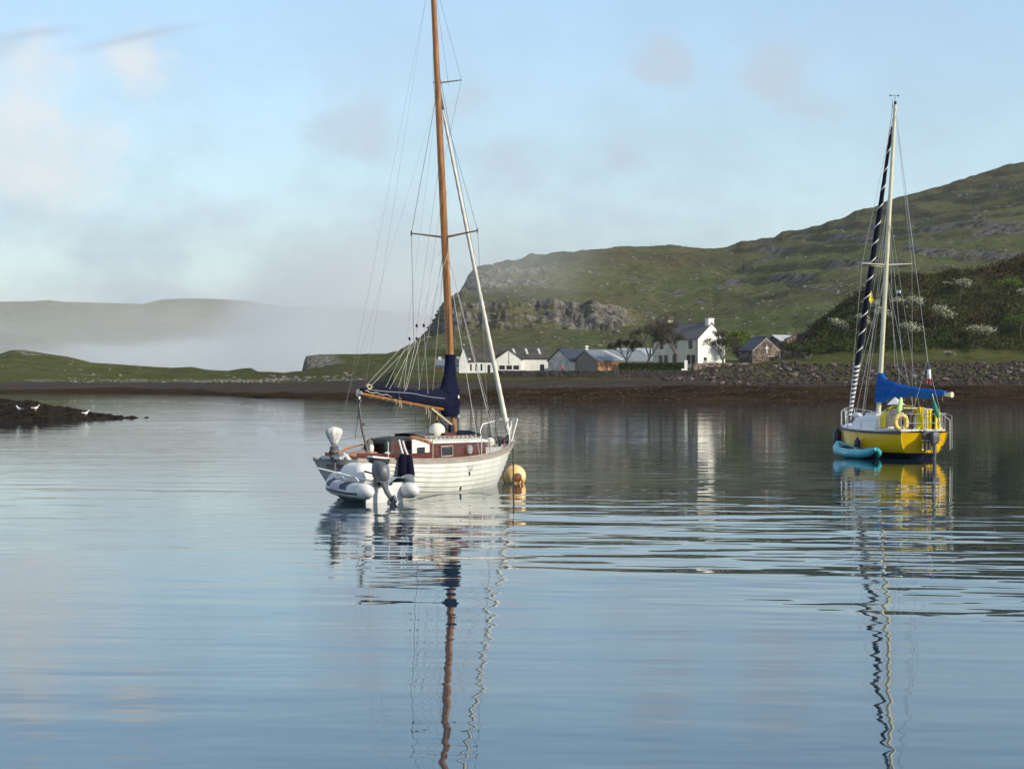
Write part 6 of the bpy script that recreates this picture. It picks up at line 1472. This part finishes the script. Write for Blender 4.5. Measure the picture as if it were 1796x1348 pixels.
o = small.build('small_stones', V['boulder'], bank, smooth=False, fixn=False); tag(o, kind='stuff')
# scattered stones and weed clumps on the tidal flat and along the far shores
flat = MB()
for k in range(2600):
    px_ = rn.uniform(700, 2000); D_ = rn.uniform(284, 352); z = ground_z(px_, D_)
    if z < .02: continue
    q = rn.randrange(10); s_ = rn.uniform(.15, .5)*(1.6 if rn.random() < .06 else 1); c = Vector(((px_-CX)/F*D_, D_, z)); R_ = Matrix.Rotation(rn.uniform(0, 6.28), 3, 'Z')
    flat.add([c+R_ @ (Vector(v)*s_*Vector((1.3, 1, .6)) if False else Vector((v[0]*s_*1.3, v[1]*s_, v[2]*s_*.6))) for v in rv[q]], rf[q])
tag(flat.build('beach_stones', mat('weedy_stone', (.030, .022, .014), .8, col2=(.065, .05, .038), vscale=.5, spec=.1), None, smooth=False, fixn=False), kind='stuff')

# pale boulders strewn over the grass of the headland and the hill
def strew(n, name, fn, m, smin, smax):
    mb = MB()
    for k in range(n):
        c, s_ = fn(); q = rn.randrange(10)
        mb.add([c+Vector((v[0]*s_*1.2, v[1]*s_, v[2]*s_*.8)) for v in rv[q]], rf[q])
    return tag(mb.build(name, m, None, smooth=False, fixn=False), kind='stuff')

X_, Y_, Z_ = REEF; mb = MB()
for k in range(900):
    i_, j_ = rn.randrange(3, X_.shape[0]-3), rn.randrange(0, X_.shape[1]-8)
    if Z_[i_, j_] < .0: continue
    q = rn.randrange(10); s_ = rn.uniform(.15, .5); R_ = Matrix.Rotation(rn.uniform(0, 6.28), 3, 'Z') @ Matrix.Rotation(rn.uniform(-.5, .5), 3, 'X')
    mb.add([Vector((X_[i_, j_], Y_[i_, j_], Z_[i_, j_]-.1*s_))+R_ @ Vector((v[0]*s_*1.3, v[1]*s_, v[2]*s_*.7)) for v in rv[q]], rf[q])
tag(mb.build('reef_stones', reef_mat, None, smooth=False, fixn=False), kind='stuff')
# ============================================================ gulls on the reef
def gull(px_, D_, face, label, crouch=0):
    X_, Y_, Z_ = REEF; j = int(np.argmin(np.abs((X_[20]/Y_[20]*F+CX)-px_))); i = int(np.argmin(np.abs(Y_[:, j]-D_))); base = Vector((X_[i, j], Y_[i, j], Z_[i, j]))
    root = thing('gull', label, 'gull', base, face, 'gulls on the weedy reef')
    lh = .12*(1-crouch)
    mb = MB(); rings = []
    for x, r_, z in ((-.24, .012, .17), (-.18, .045, .17), (-.08, .085, .16), (.03, .095, .165), (.11, .075, .20), (.16, .05, .27), (.185, .045, .33), (.215, .045, .36), (.245, .03, .365), (.26, .012, .36)):
        rings.append([Vector((x, math.cos(a)*r_, z+math.sin(a)*r_*.95+lh-.08)) for a in [2*PI*k/12 for k in range(12)]])
    mb.loft(rings, True, True, True); mb.build('body', M['white_plain'], root, angle=80)
    mb = MB(); mb.tube([(.255, 0, .36+lh-.08), (.32, 0, .345+lh-.08)], [.014, .005], 5); mb.build('bill', M['yellow_pale'], root)
    for s_ in (-1, 1):
        mb = MB(); mb.loft([[Vector((x, s_*(w), z+lh-.08)), Vector((x, s_*(w*.75), z+.045+lh-.08)), Vector((x, s_*w*.9, z-.035+lh-.08))] for x, w, z in ((.06, .085, .18), (-.05, .092, .18), (-.18, .06, .185), (-.32, .012, .19))], True, True, True); mb.build('wing', M['pvc_grey'] if crouch < .5 else M['grey_motor'], root)
        mb = MB(); mb.tube([(.0, s_*.035, .09+lh-.08+.02), (.0, s_*.035, -.02)], .008, 4); mb.tube([(.0, s_*.035, .0), (.05, s_*.05, -.005)], .006, 4); mb.build('leg', M['buoy_orange'], root)
    root.scale = (1.0, 1.0, 1.0)
    return root
gull(35, 148, 2.8, 'white gull sitting low on the weedy reef, farthest out from its tip', .7)
gull(63, 148, .5, 'white gull standing upright in the middle of the reef')
gull(151, 150, .7, 'white gull with dark wings near the tip of the reef')

def strew_on(G_, n, name, cond, smin, smax, m, seed):
    P_, T_, X_, D_, Z_ = G_; r2 = np.random.default_rng(seed); W_ = np.clip(cond(P_, T_, X_, D_), 0, None).ravel(); W_ = W_/W_.sum()
    idx = r2.choice(W_.size, n, p=W_); mb = MB(); Xf, Df, Zf = X_.ravel(), D_.ravel(), Z_.ravel()
    for k in idx:
        q = int(r2.integers(10)); s_ = smin+(smax-smin)*r2.random()**3; a = r2.random()*6.28; ca, sa = math.cos(a), math.sin(a)
        mb.add([(Xf[k]+(v[0]*ca*1.3-v[1]*sa)*s_, Df[k]+(v[0]*sa*1.3+v[1]*ca)*s_, Zf[k]+v[2]*s_*.8) for v in rv[q]], rf[q])
    return tag(mb.build(name, m, None, smooth=False, fixn=False), kind='stuff')
V['field_stone'] = mat('field_stone', (.21, .195, .165), .95, col2=(.10, .093, .082), vscale=.8, spec=.0)
strew_on(HEADG, 520, 'shore_boulders', lambda P, T, X, D: ((T > 2.85) & (T < 3.5) & (P > 120) & (P < 640))*(.15+np.clip(fbm(X/14, D/20, 3, 401)+.1, 0, 1)*3), .35, 1.3, V['field_stone'], 1)
strew_on(HEADG, 120, 'field_stones', lambda P, T, X, D: ((T > 3.4) & (T < 5.9))*(.03+np.clip(fbm(X/18, D/20, 3, 402), 0, 1)**2), .4, 2.0, V['field_stone'], 2)
strew_on(HILLG, 2400, 'hill_boulders', lambda P, T, X, D: ((T > 1.6) & (T < 6.9) & (P > 740))*(.02+np.clip(fbm(X/45, D/45, 4, 403)-.02, 0, 1)**2)/np.maximum(1, 1), .5, 2.3, V['field_stone'], 3)
# ============================================================ person in a red jacket by the shed
def skin_body(name, verts, edges, radii, m, parent, root=0, sub=1):
    me = bpy.data.meshes.new(name); me.from_pydata(verts, edges, []); o = bpy.data.objects.new(name, me); COL.objects.link(o)
    sk = o.modifiers.new('skin', 'SKIN'); 
    for i, r_ in enumerate(radii): me.skin_vertices[0].data[i].radius = r_ if isinstance(r_, tuple) else (r_, r_); me.skin_vertices[0].data[i].use_root = (i == root)
    sk.use_smooth_shade = True; ss = o.modifiers.new('sub', 'SUBSURF'); ss.levels = sub; ss.render_levels = sub
    dg = bpy.context.evaluated_depsgraph_get(); me2 = bpy.data.meshes.new_from_object(o.evaluated_get(dg)); bpy.data.objects.remove(o); me2.name = name; me2.materials.append(m)
    o = bpy.data.objects.new(name, me2); COL.objects.link(o); o.parent = parent; return o
pr_ = thing('person', 'person in a red jacket bending by the shed with the grey gable', 'person', at(987, 657, 374), 0)
skin = mat('skin', (.40, .24, .17), .6); 
vb = [(0, 0, .95), (0, .02, 1.15), (-.06, 0, 1.38), (-.10, 0, 1.50), (.08, 0, .90), (.12, .02, .50), (.13, 0, .08), (.16, -.12, .04), (-.09, 0, .90), (-.10, .03, .50), (-.12, .02, .08), (-.12, -.12, .04), (.12, 0, 1.36), (.20, -.06, 1.12), (.14, -.25, 1.0), (.10, -.32, .98), (-.24, 0, 1.34), (-.32, -.06, 1.10), (-.28, -.24, .98), (-.26, -.31, .97), (-.13, -.03, 1.58), (-.14, -.05, 1.68)]
eb = [(0, 1), (1, 2), (2, 3), (0, 4), (4, 5), (5, 6), (6, 7), (0, 8), (8, 9), (9, 10), (10, 11), (2, 12), (12, 13), (13, 14), (14, 15), (2, 16), (16, 17), (17, 18), (18, 19), (3, 20), (20, 21)]
rb = [.15, .14, .16, .06, .10, .065, .05, .045, .10, .065, .05, .045, .075, .055, .042, .035, .075, .055, .042, .035, .09, .095]
skin_body('body', vb, eb, rb, skin, pr_, 0, 2)
jb = [(0, 0, .88), (0, .02, 1.15), (-.06, 0, 1.40), (.12, 0, 1.37), (.20, -.06, 1.12), (.15, -.22, 1.01), (-.24, 0, 1.35), (-.32, -.06, 1.10), (-.285, -.21, .99)]
skin_body('jacket', jb, [(0, 1), (1, 2), (2, 3), (3, 4), (4, 5), (2, 6), (6, 7), (7, 8)], [.19, .175, .18, .095, .075, .06, .095, .075, .06], mat('red_jacket', (.42, .07, .06), .8), pr_, 1, 2)
skin_body('trousers', [(0, 0, .92), (.085, 0, .86), (.12, .02, .50), (.13, 0, .12), (-.09, 0, .86), (-.10, .03, .50), (-.12, .02, .12)], [(0, 1), (1, 2), (2, 3), (0, 4), (4, 5), (5, 6)], [.17, .115, .085, .07, .115, .085, .07], M['grey_dark'], pr_, 0, 2)
mb = MB(); mb.sphere((-.14, -.03, 1.70), .115, (1, 1.1, .85), 12, 8); mb.build('hair', M['grey_dark'], pr_)
# ------------------------------------------------------------ air
def vol(name, dens, col, aniso=0.0, emis=0.0):
    m = bpy.data.materials.new(name); m.use_nodes = True; t = m.node_tree; t.nodes.clear()
    v = t.nodes.new('ShaderNodeVolumePrincipled'); v.inputs['Density'].default_value = dens; v.inputs['Color'].default_value = (*col, 1); v.inputs['Anisotropy'].default_value = aniso
    o = t.nodes.new('ShaderNodeOutputMaterial'); t.links.new(v.outputs[0], o.inputs['Volume']); return m
mb = MB(); mb.box((0, 2150, 124), (9400, 4900, 272))
tag(mb.build('haze', vol('haze_air', .000045, (.95, .94, .91)), smooth=False), kind='stuff')


def fog_material(dens, sc, seed):
    m = bpy.data.materials.new('fog_air'); m.use_nodes = True; m.node_tree.nodes.clear(); t = NT(m.node_tree)
    p = t.coord('Object')                       # the mesh is a unit ball scaled by the object
    q = t.mapping(p, scale=(1, 1, 1)); nz = t.noise(t.mapping(p, scale=sc, loc=(seed*3.1, seed, 0)), 1.0, 4, .55)
    g = t.new('ShaderNodeTexGradient', gradient_type='SPHERICAL'); t.put(g.inputs[0], q)
    d = t.maprange(t.math('ADD', g.outputs[1], t.math('MULTIPLY', t.math('SUBTRACT', nz, .5), .9)), .10, .75)
    d = t.math('MULTIPLY', t.math('MULTIPLY', d, t.maprange(g.outputs[1], 0, .15)), dens)
    v = t.new('ShaderNodeVolumePrincipled'); v.inputs['Color'].default_value = (.80, .84, .85, 1); t.put(v.inputs['Density'], d)
    o = t.new('ShaderNodeOutputMaterial'); t.l.new(v.outputs[0], o.inputs['Volume']); return m
def put_fog(px, py, D, rx, ry, rz, dens, seed, sc=(2, 1.2, 2)):
    mb = MB(); mb.sphere((0, 0, 0), 1, (1, 1, 1), 32, 20)
    o = mb.build('fog_bank', fog_material(dens, sc, seed), loc=at(px, py, D)); o.scale = (rx, ry, rz)
    tag(o, kind='stuff')
put_fog(330, 640, 2450, 270, 420, 40, .0046, 1, (3, 1.2, 2.2))
put_fog(620, 600, 1850, 150, 380, 120, .0072, 4, (1.6, 1.2, 2.0))
put_fog(560, 650, 1500, 150, 300, 44, .0045, 5, (2.5, 1.2, 1.4))
put_fog(880, 440, 850, 60, 60, 30, .0050, 7, (2.2, 1.2, 1.2))
put_fog(150, 600, 2900, 520, 260, 140, .0026, 9, (2, 1, 2))
